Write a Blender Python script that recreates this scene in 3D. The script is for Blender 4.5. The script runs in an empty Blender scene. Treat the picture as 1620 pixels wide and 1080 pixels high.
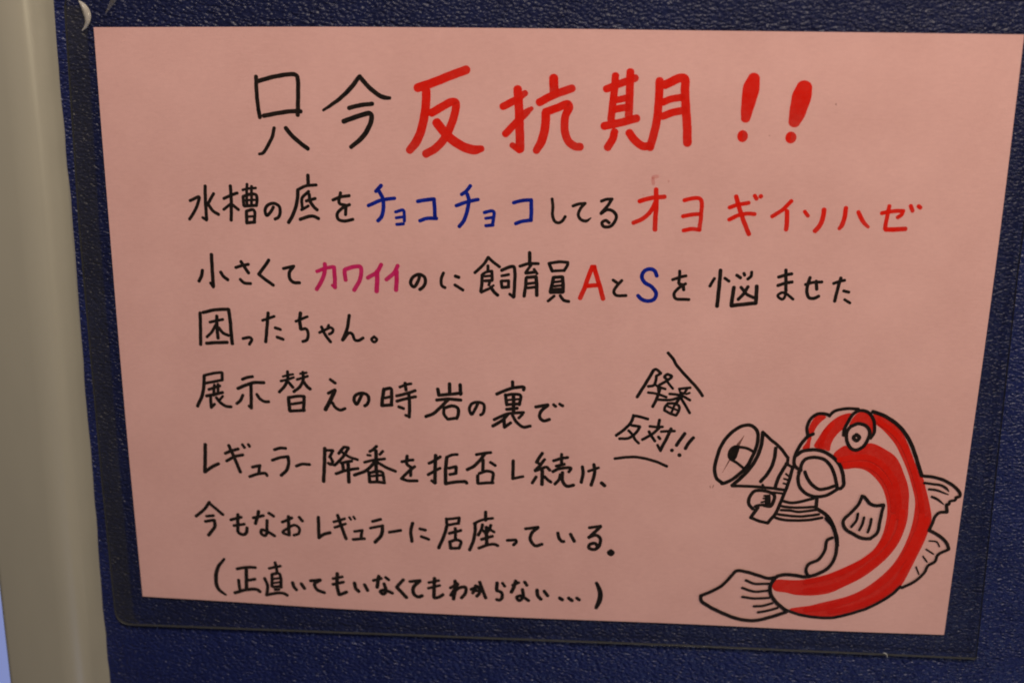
import bpy, bmesh, math, random
from mathutils import Matrix, Vector, geometry

# ------------------------------------------------------------------ camera, world, light
CAM_LOC = (0.022250, -0.410124, 0.131392)
CAM_ROT = [[0.996778, 0.079858, 0.007505], [-0.031303, 0.301152, 0.953062], [0.073849, -0.950226, 0.302681]]
CAM_LENS = 44.0000
sc = bpy.context.scene
C = sc.collection
cam = bpy.data.objects.new('camera', bpy.data.cameras.new('camera'))
C.objects.link(cam)
M = Matrix([CAM_ROT[0], CAM_ROT[1], CAM_ROT[2]]).transposed().to_4x4()
M.translation = Vector(CAM_LOC)
cam.matrix_world = M
cam.data.sensor_width = 36
cam.data.lens = CAM_LENS
cam.data.clip_start = 0.01
cam.data.clip_end = 50
cam.data.dof.use_dof = True
cam.data.dof.focus_distance = 0.425
cam.data.dof.aperture_fstop = 7.5
sc.camera = cam
sc.view_settings.view_transform = 'Standard'
sc.view_settings.look = 'None'
sc.view_settings.exposure = 0
sc.cycles.transparent_max_bounces = 64
sc.cycles.max_bounces = 8
sc.cycles.filter_width = 1.9

w = bpy.data.worlds.new('World'); sc.world = w; w.use_nodes = True
w.node_tree.nodes['Background'].inputs[0].default_value = (0.30, 0.30, 0.32, 1)
w.node_tree.nodes['Background'].inputs[1].default_value = 0.07

def area(name, loc, target, size, power, col, shape='RECTANGLE', size_y=None):
    l = bpy.data.lights.new(name, 'AREA'); l.shape = shape; l.size = size
    l.size_y = size_y or size
    l.energy = power; l.color = col
    o = bpy.data.objects.new(name, l); C.objects.link(o)
    o.location = loc
    o.rotation_euler = (Vector(target) - Vector(loc)).to_track_quat('-Z', 'Y').to_euler()
    return o
area('ceiling_lamp', (0.10, -0.66, 0.68), (0.01, 0, 0.03), 0.20, 8.4, (1.0, 0.87, 0.77))
area('side_lamp', (0.85, -0.42, 0.18), (-0.10, 0, 0), 0.16, 2.3, (1.0, 0.84, 0.58))
area('tank_lamp', (0.35, -0.60, -1.0), (0, 0, -0.10), 0.30, 1.6, (0.50, 0.62, 1.0))

# ------------------------------------------------------------------ helpers
def mmv(x, y, z): return (x / 1000, y / 1000, z / 1000)
def mesh_obj(name, verts, faces, mat, parent=None, smooth=False):
    me = bpy.data.meshes.new(name); me.from_pydata(verts, [], faces); me.update()
    me.materials.append(mat)
    if smooth:
        for f in me.polygons: f.use_smooth = True
    o = bpy.data.objects.new(name, me); C.objects.link(o)
    if parent is not None: o.parent = parent
    return o
def empty(name, parent=None):
    o = bpy.data.objects.new(name, None); C.objects.link(o); o.empty_display_size = 0.02
    if parent is not None: o.parent = parent
    return o
def tag(o, label=None, cat=None, kind=None, group=None):
    if label: o['label'] = label
    if cat: o['category'] = cat
    if kind: o['kind'] = kind
    if group: o['group'] = group
    return o

class Nodes:
    def __init__(self, name):
        self.m = bpy.data.materials.new(name); self.m.use_nodes = True
        self.t = self.m.node_tree; self.t.nodes.clear()
        self.out = self.t.nodes.new('ShaderNodeOutputMaterial')
        self.co = self.t.nodes.new('ShaderNodeTexCoord')
    def n(self, typ, **kw):
        nd = self.t.nodes.new(typ)
        for k, v in kw.items():
            if k in nd.inputs: nd.inputs[k].default_value = v
            else: setattr(nd, k, v)
        return nd
    def l(self, a, b): self.t.links.new(a, b)
    def noise(self, scale, detail=3, rough=0.5, vec=None, stretch=None):
        nd = self.n('ShaderNodeTexNoise'); nd.inputs['Scale'].default_value = scale
        nd.inputs['Detail'].default_value = detail; nd.inputs['Roughness'].default_value = rough
        src = self.co.outputs['Object']
        if stretch:
            mp = self.n('ShaderNodeMapping'); mp.inputs['Scale'].default_value = stretch[:3]
            if len(stretch) > 3: mp.inputs['Rotation'].default_value = (0, stretch[3], 0)
            self.l(src, mp.inputs['Vector']); src = mp.outputs[0]
        self.l(src, nd.inputs['Vector'])
        return nd.outputs['Fac']
    def ramp(self, fac, stops):
        r = self.n('ShaderNodeValToRGB'); e = r.color_ramp.elements
        while len(e) < len(stops): e.new(0.5)
        for k, (p, c) in enumerate(stops): e[k].position = p; e[k].color = (*c, 1)
        self.l(fac, r.inputs['Fac']); return r.outputs['Color']
    def maprange(self, v, a, b, c, d):
        r = self.n('ShaderNodeMapRange')
        for i, x in zip((1, 2, 3, 4), (a, b, c, d)): r.inputs[i].default_value = x
        self.l(v, r.inputs[0]); return r.outputs[0]
    def math(self, op, a, b):
        r = self.n('ShaderNodeMath', operation=op)
        for i, x in enumerate((a, b)):
            if hasattr(x, 'links'): self.l(x, r.inputs[i])
            else: r.inputs[i].default_value = x
        return r.outputs[0]
    def bump(self, h, strength, dist, normal=None):
        b = self.n('ShaderNodeBump'); b.inputs['Strength'].default_value = strength
        b.inputs['Distance'].default_value = dist
        self.l(h, b.inputs['Height'])
        if normal: self.l(normal, b.inputs['Normal'])
        return b.outputs['Normal']

def mat_paper():
    k = Nodes('pink_paper')
    fine = k.noise(5200, 2, 0.6)
    fib = k.noise(900, 3, 0.6, stretch=(0.35, 1, 1.6))
    mott = k.noise(28, 4, 0.6)
    mx = k.math('ADD', k.math('MULTIPLY', fine, 0.45), k.math('ADD', k.math('MULTIPLY', fib, 0.2), k.math('MULTIPLY', mott, 0.35)))
    col = k.ramp(mx, [(0.34, (0.600, 0.335, 0.304)), (0.68, (0.756, 0.448, 0.412))])
    pr = k.n('ShaderNodeBsdfPrincipled'); k.l(col, pr.inputs['Base Color'])
    pr.inputs['Roughness'].default_value = 0.85
    pr.inputs['Specular IOR Level'].default_value = 0.2
    k.l(k.bump(mx, 0.5, 0.0003), pr.inputs['Normal'])
    k.l(pr.outputs[0], k.out.inputs[0]); return k.m

def mat_ink(name, light, dark, tint, amin, amax):
    # marker ink: opacity follows how much ink the nib left (more where a stroke starts, less where it ends)
    k = Nodes(name)
    blotch = k.noise(330, 4, 0.65)
    streak = k.noise(800, 2, 0.5)
    f = k.math('ADD', k.math('MULTIPLY', blotch, 0.65), k.math('MULTIPLY', streak, 0.35))
    col = k.ramp(f, [(0.36, dark), (0.66, light)])
    d = k.n('ShaderNodeBsdfDiffuse'); k.l(col, d.inputs[0])
    t = k.n('ShaderNodeBsdfTransparent'); t.inputs[0].default_value = (*tint, 1)
    at = k.n('ShaderNodeAttribute', attribute_name='ink')
    dens = k.math('ADD', k.math('MULTIPLY', at.outputs['Fac'], 0.75), k.math('MULTIPLY', k.maprange(f, 0.35, 0.65, 1, 0), 0.25))
    mx = k.n('ShaderNodeMixShader'); k.l(k.maprange(dens, 0, 1, amin, amax), mx.inputs[0])
    k.l(t.outputs[0], mx.inputs[1]); k.l(d.outputs[0], mx.inputs[2])
    k.l(mx.outputs[0], k.out.inputs[0]); return k.m

def mat_panel():
    k = Nodes('navy_leatherette')
    v = k.n('ShaderNodeTexVoronoi', feature='SMOOTH_F1'); v.inputs['Scale'].default_value = 960
    mp = k.n('ShaderNodeMapping'); mp.inputs['Scale'].default_value = (0.75, 1, 1.25); mp.inputs['Rotation'].default_value = (0, 0.6, 0)
    warp = k.n('ShaderNodeVectorMath', operation='ADD')
    nz = k.n('ShaderNodeTexNoise'); nz.inputs['Scale'].default_value = 420
    k.l(k.co.outputs['Object'], nz.inputs['Vector'])
    sc_ = k.n('ShaderNodeVectorMath', operation='SCALE'); sc_.inputs['Scale'].default_value = 0.0012
    k.l(nz.outputs['Color'], sc_.inputs[0])
    k.l(k.co.outputs['Object'], warp.inputs[0]); k.l(sc_.outputs[0], warp.inputs[1])
    k.l(warp.outputs[0], mp.inputs['Vector']); k.l(mp.outputs[0], v.inputs['Vector'])
    peb = k.math('POWER', v.outputs['Distance'], 1.4)
    peb = k.math('MULTIPLY', peb, -1.0)
    big = k.noise(60, 3, 0.6)
    fine = k.noise(2600, 2, 0.6)
    h = k.math('ADD', peb, k.math('ADD', k.math('MULTIPLY', big, 0.6), k.math('MULTIPLY', fine, 0.10)))
    col = k.ramp(big, [(0.3, (0.0080, 0.0115, 0.056)), (0.7, (0.0110, 0.0165, 0.078))])
    pr = k.n('ShaderNodeBsdfPrincipled'); k.l(col, pr.inputs['Base Color'])
    pr.inputs['Roughness'].default_value = 0.33
    pr.inputs['Specular IOR Level'].default_value = 0.26
    k.l(k.bump(h, 1.0, 0.00085), pr.inputs['Normal'])
    k.l(pr.outputs[0], k.out.inputs[0]); return k.m

def mat_post():
    k = Nodes('beige_painted_metal')
    a = k.noise(18, 4, 0.6, stretch=(1, 1, 0.25)); b = k.noise(3000, 2, 0.5)
    col = k.ramp(a, [(0.3, (0.262, 0.242, 0.188)), (0.7, (0.305, 0.280, 0.215))])
    pr = k.n('ShaderNodeBsdfPrincipled'); k.l(col, pr.inputs['Base Color'])
    pr.inputs['Roughness'].default_value = 0.33; pr.inputs['Specular IOR Level'].default_value = 0.75
    k.l(k.bump(k.math('ADD', k.math('MULTIPLY', b, 0.15), a), 0.12, 0.0006), pr.inputs['Normal'])
    k.l(pr.outputs[0], k.out.inputs[0]); return k.m

def mat_film():
    k = Nodes('clear_laminate')
    wav = k.noise(11, 3, 0.5); sc2 = k.noise(700, 2, 0.5)
    nrm = k.bump(k.math('ADD', wav, k.math('MULTIPLY', sc2, 0.02)), 0.35, 0.002)
    t = k.n('ShaderNodeBsdfTransparent'); t.inputs[0].default_value = (0.97, 0.965, 0.95, 1)
    g = k.n('ShaderNodeBsdfGlossy'); g.inputs['Roughness'].default_value = 0.22; g.inputs[0].default_value = (1, 1, 1, 1)
    k.l(nrm, g.inputs['Normal'])
    fr = k.n('ShaderNodeFresnel'); fr.inputs[0].default_value = 1.5; k.l(nrm, fr.inputs['Normal'])
    mx = k.n('ShaderNodeMixShader'); k.l(k.math('MULTIPLY', fr.outputs[0], 0.9), mx.inputs[0])
    k.l(t.outputs[0], mx.inputs[1]); k.l(g.outputs[0], mx.inputs[2])
    k.l(mx.outputs[0], k.out.inputs[0]); return k.m

def mat_film_back():
    # the milky glue side of the pouch, seen round the paper
    k = Nodes('milky_laminate')
    cl = k.noise(45, 3, 0.6)
    t = k.n('ShaderNodeBsdfTransparent'); t.inputs[0].default_value = (0.91, 0.90, 0.87, 1)
    d = k.n('ShaderNodeBsdfDiffuse'); d.inputs[0].default_value = (0.30, 0.29, 0.25, 1)
    mx = k.n('ShaderNodeMixShader'); k.l(k.maprange(cl, 0.3, 0.7, 0.002, 0.008), mx.inputs[0])
    k.l(t.outputs[0], mx.inputs[1]); k.l(d.outputs[0], mx.inputs[2])
    k.l(mx.outputs[0], k.out.inputs[0]); return k.m

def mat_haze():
    k = Nodes('laminate_reflection_haze')
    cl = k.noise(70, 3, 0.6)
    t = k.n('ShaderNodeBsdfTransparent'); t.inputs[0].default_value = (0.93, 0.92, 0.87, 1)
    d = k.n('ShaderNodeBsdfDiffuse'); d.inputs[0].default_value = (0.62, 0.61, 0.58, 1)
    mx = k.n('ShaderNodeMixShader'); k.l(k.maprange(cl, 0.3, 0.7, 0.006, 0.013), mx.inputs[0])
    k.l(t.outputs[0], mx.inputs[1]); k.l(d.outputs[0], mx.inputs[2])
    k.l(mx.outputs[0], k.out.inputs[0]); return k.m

def mat_simple(name, col, rough=0.5, spec=0.5, emit=0, alpha=1):
    k = Nodes(name)
    pr = k.n('ShaderNodeBsdfPrincipled'); nz = k.noise(400, 3, 0.6)
    c = k.ramp(nz, [(0.2, tuple(x * 0.85 for x in col)), (0.8, tuple(min(1, x * 1.1) for x in col))])
    k.l(c, pr.inputs['Base Color'])
    pr.inputs['Roughness'].default_value = rough; pr.inputs['Specular IOR Level'].default_value = spec
    pr.inputs['Alpha'].default_value = alpha
    if emit: k.l(c, pr.inputs['Emission Color']); pr.inputs['Emission Strength'].default_value = emit
    k.l(pr.outputs[0], k.out.inputs[0]); return k.m

PAPER = mat_paper()
INK = {
 'K': mat_ink('black_marker', (0.024, 0.016, 0.013), (0.008, 0.007, 0.007), (0.50, 0.34, 0.28), 0.89, 0.995),
 'R': mat_ink('red_marker', (0.74, 0.022, 0.012), (0.66, 0.010, 0.003), (0.99, 0.72, 0.68), 0.52, 0.96),
 'B': mat_ink('blue_marker', (0.008, 0.024, 0.30), (0.005, 0.011, 0.18), (0.35, 0.45, 0.85), 0.86, 0.985),
 'M': mat_ink('magenta_marker', (0.62, 0.026, 0.16), (0.50, 0.012, 0.10), (0.95, 0.62, 0.80), 0.58, 0.94),
 'S': mat_ink('faint_ink', (0.13, 0.06, 0.05), (0.07, 0.04, 0.035), (0.9, 0.8, 0.75), 0.10, 0.60),
 'P': mat_ink('red_ghost_ink', (0.60, 0.14, 0.13), (0.58, 0.11, 0.10), (1, 0.95, 0.95), 0.03, 0.22),
}
PANEL = mat_panel(); POST = mat_post(); FILM = mat_film(); BACK = mat_film_back()

# ------------------------------------------------------------------ the setting
# partition panel: a sheet with real thickness
def box(name, x0, x1, y0, y1, z0, z1, mat, parent=None):
    v = [(x, y, z) for x in (x0, x1) for y in (y0, y1) for z in (z0, z1)]
    f = [(0, 1, 3, 2), (4, 6, 7, 5), (0, 4, 5, 1), (2, 3, 7, 6), (0, 2, 6, 4), (1, 5, 7, 3)]
    return mesh_obj(name, v, f, mat, parent)
wall = box('wall', -0.180, 0.80, 0.0, 0.030, -0.70, 0.60, PANEL)
tag(wall, 'navy blue leather-grained partition panel behind the pink notice', None, 'structure')

# post: rounded profile swept upward, leaning very slightly, with small dents along its seam with the wall
def post():
    rnd = random.Random(3)
    prof = []                      # (x from seam, y) in mm, seam at x=0,y=0
    prof += [(0.6, 0.5), (0.0, -0.6), (-1.2, -3.0), (-2.4, -5.2)]
    for i in range(1, 12):
        t = i / 12; u = 1 - t
        prof.append((u*u*-2.4 + 2*t*u*-4.6 + t*t*-12.5, u*u*-5.2 + 2*t*u*-11.6 + t*t*-12.6))
    prof += [(-12.5, -12.6), (-22, -12.9), (-31.5, -13.0)]
    for i in range(1, 6):
        a = math.radians(90 * i / 5)
        prof.append((-31.5 - 2.2 * math.sin(a), -10.8 - 2.2 * math.cos(a)))
    prof += [(-33.7, 1.0), (-33.7, 20)]
    nz = 221; z0, z1 = -640.0, 560.0
    V = []; F = []
    wob = [rnd.gauss(0, 1) for _ in range(nz + 4)]
    for j in range(nz):
        z = z0 + (z1 - z0) * j / (nz - 1)
        xs = -163.1 + (z - 0) * 0.0185
        dent = 0.16 * (wob[j] + wob[j + 1]) / 2 + 0.35 * math.sin(z / 23.0) * math.sin(z / 61.0 + 1)
        for (px, py) in prof:
            k = max(0, 1 + px / 3.0)
            wave = 0.25 * math.sin(z / 37.0 + 0.6)
            V.append(mmv(xs + px + dent * k, py + wave * (1 if py < -9 else 0), z))
    n = len(prof)
    for j in range(nz - 1):
        for i in range(n - 1):
            a = j * n + i
            F.append((a, a + 1, a + n + 1, a + n))
    F.append(tuple(range(n))); F.append(tuple(range((nz - 1) * n, nz * n)))
    return mesh_obj('door_post', V, F, POST, smooth=True)
pst = post()
tag(pst, 'beige painted upright post with rounded corner left of the navy panel', 'post')

# ------------------------------------------------------------------ laminated notice
sign = empty('laminated_notice')
tag(sign, 'pink laminated paper notice handwritten in marker, with a striped fish drawing', 'notice')

def dense(edge, n):
    out = []
    for (a, b) in zip(edge[:-1], edge[1:]):
        L = math.hypot(b[0] - a[0], b[1] - a[1]); m = max(1, int(L / n))
        for i in range(m): t = i / m; out.append((a[0] + (b[0] - a[0]) * t, a[1] + (b[1] - a[1]) * t))
    return out
PE = [[(-147.58, 104.29), (-105.98, 104.91), (-65.43, 105.45), (-10.32, 105.71), (43.69, 105.74), (96.61, 105.79), (148.6, 105.79)], [(148.6, 105.79), (148.91, 45.0), (148.72, 6.33), (148.2, -34.66), (147.35, -104.41)], [(147.35, -104.41), (101.74, -104.98), (53.89, -104.98), (-8.73, -105.6), (-72.65, -105.51), (-111.11, -104.8), (-148.63, -104.27)], [(-148.63, -104.27), (-148.93, -46.86), (-148.8, -3.44), (-148.41, 37.55), (-148.05, 72.1), (-147.58, 104.29)]]
YP = -1.2
def smooth_edge(e):
    return catmull([(x, z, 0) for x, z in e], 3.0)
def catmull(P, step, closed=False):
    P = [tuple(p) for p in P]
    if len(P) == 1: return P
    if len(P) == 2:
        a, b = P; m = max(2, int(math.hypot(b[0]-a[0], b[1]-a[1]) / step) + 1)
        return [tuple(a[k] + (b[k]-a[k]) * i / (m-1) for k in range(3)) for i in range(m)]
    n = len(P)
    if closed: Q = [P[-1]] + P + [P[0], P[1]]
    else: Q = [tuple(2*P[0][k]-P[1][k] for k in range(3))] + P + [tuple(2*P[-1][k]-P[-2][k] for k in range(3))]
    out = []
    for i in range(1, len(Q) - 2):
        p0, p1, p2, p3 = Q[i-1:i+3]
        d1 = math.hypot(p1[0]-p0[0], p1[1]-p0[1]) ** .5 + 1e-4
        d2 = math.hypot(p2[0]-p1[0], p2[1]-p1[1]) ** .5 + 1e-4
        d3 = math.hypot(p3[0]-p2[0], p3[1]-p2[1]) ** .5 + 1e-4
        m = max(2, int(d2*d2 / step) + 1)
        for s in range(m):
            t = s / m; r = []
            for k in range(3):
                m1 = (p2[k]-p1[k]) + d2 * ((p1[k]-p0[k])/d1 - (p2[k]-p0[k])/(d1+d2))
                m2 = (p2[k]-p1[k]) + d2 * ((p3[k]-p2[k])/d3 - (p3[k]-p1[k])/(d2+d3))
                r.append((2*t**3-3*t**2+1)*p1[k] + (t**3-2*t**2+t)*m1 + (-2*t**3+3*t**2)*p2[k] + (t**3-t**2)*m2)
            out.append(tuple(r))
    if not closed: out.append(P[-1])
    return out
ring = []
for e in PE: ring += [(q[0], q[1]) for q in smooth_edge(e)[:-1]]
def slab(name, ring, yf, yb, mat, parent):
    n = len(ring)
    V = [mmv(x, yf, z) for x, z in ring] + [mmv(x, yb, z) for x, z in ring]
    F = [tuple(range(n)), tuple(range(2*n-1, n-1, -1))]
    F += [(i, (i+1) % n, n + (i+1) % n, n + i) for i in range(n)]
    return mesh_obj(name, V, F, mat, parent)
paper = slab('paper', ring, YP, YP + 0.12, PAPER, sign)

# pouch outline (mm), rounded corners
def rounded(pts):
    out = []
    n = len(pts)
    for i, (x, z, r) in enumerate(pts):
        a = pts[i-1]; b = pts[(i+1) % n]
        def unit(p): 
            L = math.hypot(p[0]-x, p[1]-z); return ((p[0]-x)/L, (p[1]-z)/L)
        u, v = unit(a), unit(b)
        if r < 0.3: out.append((x, z)); continue
        p = (x+u[0]*r, z+u[1]*r); q = (x+v[0]*r, z+v[1]*r)
        for s in range(9):
            t = s/8; out.append(((1-t)**2*p[0]+2*t*(1-t)*x+t*t*q[0], (1-t)**2*p[1]+2*t*(1-t)*z+t*t*q[1]))
    return out
FO = rounded([(-156.4, 117.2, 8), (156.0, 117.6, 6), (156.2, 30, 0), (159.6, -113.4, 0.8), (54.4, -113.9, 0), (-73.2, -115.5, 0), (-159.9, -116.6, 6.5), (-160.0, -60, 0), (-159.1, 37, 0)])
def film_sheet(name, outline, y, mat, holes=None, wave=0.0):
    bm = bmesh.new()
    vs = [bm.verts.new(mmv(x, y, z)) for x, z in outline]
    if not holes:
        bm.faces.new(vs)
    else:
        es = [bm.edges.new((vs[i], vs[(i+1) % len(vs)])) for i in range(len(vs))]
        hs = [bm.verts.new(mmv(x, y, z)) for x, z in holes]
        es += [bm.edges.new((hs[i], hs[(i+1) % len(hs)])) for i in range(len(hs))]
        bmesh.ops.triangle_fill(bm, edges=es, use_beauty=True)
    me = bpy.data.meshes.new(name); bm.to_mesh(me); bm.free(); me.materials.append(mat)
    o = bpy.data.objects.new(name, me); C.objects.link(o); o.parent = sign
    return o
film_sheet('back_film', FO, -0.75, BACK)
film_sheet('front_film', FO, -1.95, FILM)
def haze_ring(w_, y):
    n = len(FO); V = []; F = []
    for (x, z) in FO: V.append(mmv(x, y, z))
    for (x, z) in FO:
        V.append(mmv(max(-159.5 + w_, min(157.5 - w_, x)), y, max(-115.2 + w_ * 0.9, z) if z < 0 else z))
    for i in range(n):
        j = (i + 1) % n; F.append((i, j, n + j, n + i))
    return mesh_obj('fused_margin_sheen', V, F, HAZE, sign)
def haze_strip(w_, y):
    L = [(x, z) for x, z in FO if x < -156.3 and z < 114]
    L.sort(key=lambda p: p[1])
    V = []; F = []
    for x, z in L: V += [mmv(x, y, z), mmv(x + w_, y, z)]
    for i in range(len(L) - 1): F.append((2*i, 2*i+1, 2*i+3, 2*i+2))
    return mesh_obj('fused_margin_sheen', V, F, HAZE, sign)
HAZE = mat_haze()  # pale diffuse strips paint a grey reflection onto the fused left margin
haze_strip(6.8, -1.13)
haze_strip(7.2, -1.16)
# cut edge of the pouch: a thin bright rim
EDGE = mat_simple('cut_film_edge', (0.05, 0.05, 0.048), 0.3, 0.5)
def rim():
    V = []; F = []; n = len(FO)
    cx, cz = 0, 0
    for i, (x, z) in enumerate(FO):
        a = FO[i-1]; b = FO[(i+1) % n]
        tx, tz = b[0]-a[0], b[1]-a[1]; L = math.hypot(tx, tz) or 1
        nx, nz = tz/L, -tx/L
        for (o_, y) in ((0.0, -1.97), (0.08, -1.3), (0.08, -0.75), (0.0, -0.73)):
            V.append(mmv(x - nx*o_*-1, y, z - nz*o_*-1))
    for i in range(n):
        j = (i+1) % n
        for k in range(3): F.append((i*4+k, i*4+k+1, j*4+k+1, j*4+k))
    return mesh_obj('film_edge', V, F, EDGE, sign)
rim()

# ------------------------------------------------------------------ handwriting
class Ink:
    def __init__(self, k=1.0): self.k = k; self.D = {}; self.V = []; self.F = []; self.lvl = 0
    def y(self): return -1.225 - self.lvl * 0.005
    def stroke(self, pts, rnd):
        y = self.y(); self.lvl += 1
        if len(pts) == 1: pts = [pts[0], (pts[0][0] + 0.02, pts[0][1], pts[0][2])]
        P = catmull(pts, 0.35)
        # drop coincident points
        Q = [P[0]]
        for p in P[1:]:
            if math.hypot(p[0]-Q[-1][0], p[1]-Q[-1][1]) > 0.015: Q.append(p)
        if len(Q) < 2: Q.append((Q[0][0]+0.02, Q[0][1], Q[0][2]))
        P = Q; n = len(P); V = self.V; F = self.F
        ph = rnd.random() * 9; dy = 0.004 / n
        L = 0; dirs = []
        for i in range(n):
            a = P[max(0, i-1)]; b = P[min(n-1, i+1)]
            dx, dz = b[0]-a[0], b[1]-a[1]; l = math.hypot(dx, dz) or 1
            dirs.append((dx/l, dz/l))
        def half(i, s):
            wv = P[i][2]
            j = min(1, 1.2 / wv) * (0.035 * math.sin(i*0.55 + ph + s*2) + 0.02 * math.sin(i*1.7 + ph*2 - s))
            return wv * 0.5 * (1 + j) * self.k
        base = len(V)
        lo = 0.15 + 0.45 * rnd.random()
        den = lambda i: 1 - (1 - lo) * min(1, max(0, i / (n-1) - 0.1)) ** 1.5
        for i in range(n):
            self.D[len(V)] = self.D[len(V)+1] = den(i)
            nx, nz = -dirs[i][1], dirs[i][0]
            yy = y - dy * i
            h1, h2 = half(i, 1), half(i, -1)
            V.append(mmv(P[i][0]+nx*h1, yy, P[i][1]+nz*h1)); V.append(mmv(P[i][0]-nx*h2, yy, P[i][1]-nz*h2))
        for i in range(n-1):
            a = base + 2*i; F.append((a, a+1, a+3, a+2))
        for end in (0, 1):
            i = (n-1) * end; d = dirs[i]; s = 1 if end else -1
            yy = y - dy * i; a0 = base + 2*i
            h = P[i][2] * 0.5; nx, nz = -d[1], d[0]
            m = 7; idx = [a0]
            h1, h2 = half(i, 1), half(i, -1)
            sq = 0.86 + 0.1 * rnd.random()
            for q in range(1, m):
                self.D[len(V)] = den(i)
                t = math.pi * q / m
                hh = h1 + (h2-h1) * q / m
                V.append(mmv(P[i][0] + nx*hh*math.cos(t) + s*d[0]*hh*math.sin(t)*sq, yy, P[i][1] + nz*hh*math.cos(t) + s*d[1]*hh*math.sin(t)*sq))
                idx.append(len(V)-1)
            idx.append(a0+1)
            F.append(tuple(idx))
    def fill(self, pts):
        y = self.y(); self.lvl += 1
        P = catmull([(x, z, 0) for x, z in pts], 1.2, closed=True)
        b = len(self.V)
        tri = geometry.tessellate_polygon([[Vector((p[0], p[1], 0)) for p in P]])
        for i in range(len(P)): self.D[b+i] = 0.55
        self.V += [mmv(p[0], y, p[1]) for p in P]
        self.F += [tuple(b+i for i in t) for t in tri]

def ink_obj(name, g, mat, parent):
    o = mesh_obj(name, g.V, g.F, mat, parent)
    at = o.data.attributes.new('ink', 'FLOAT', 'POINT')
    at.data.foreach_set('value', [g.D.get(i, 0.6) for i in range(len(g.V))])
    return o

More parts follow.
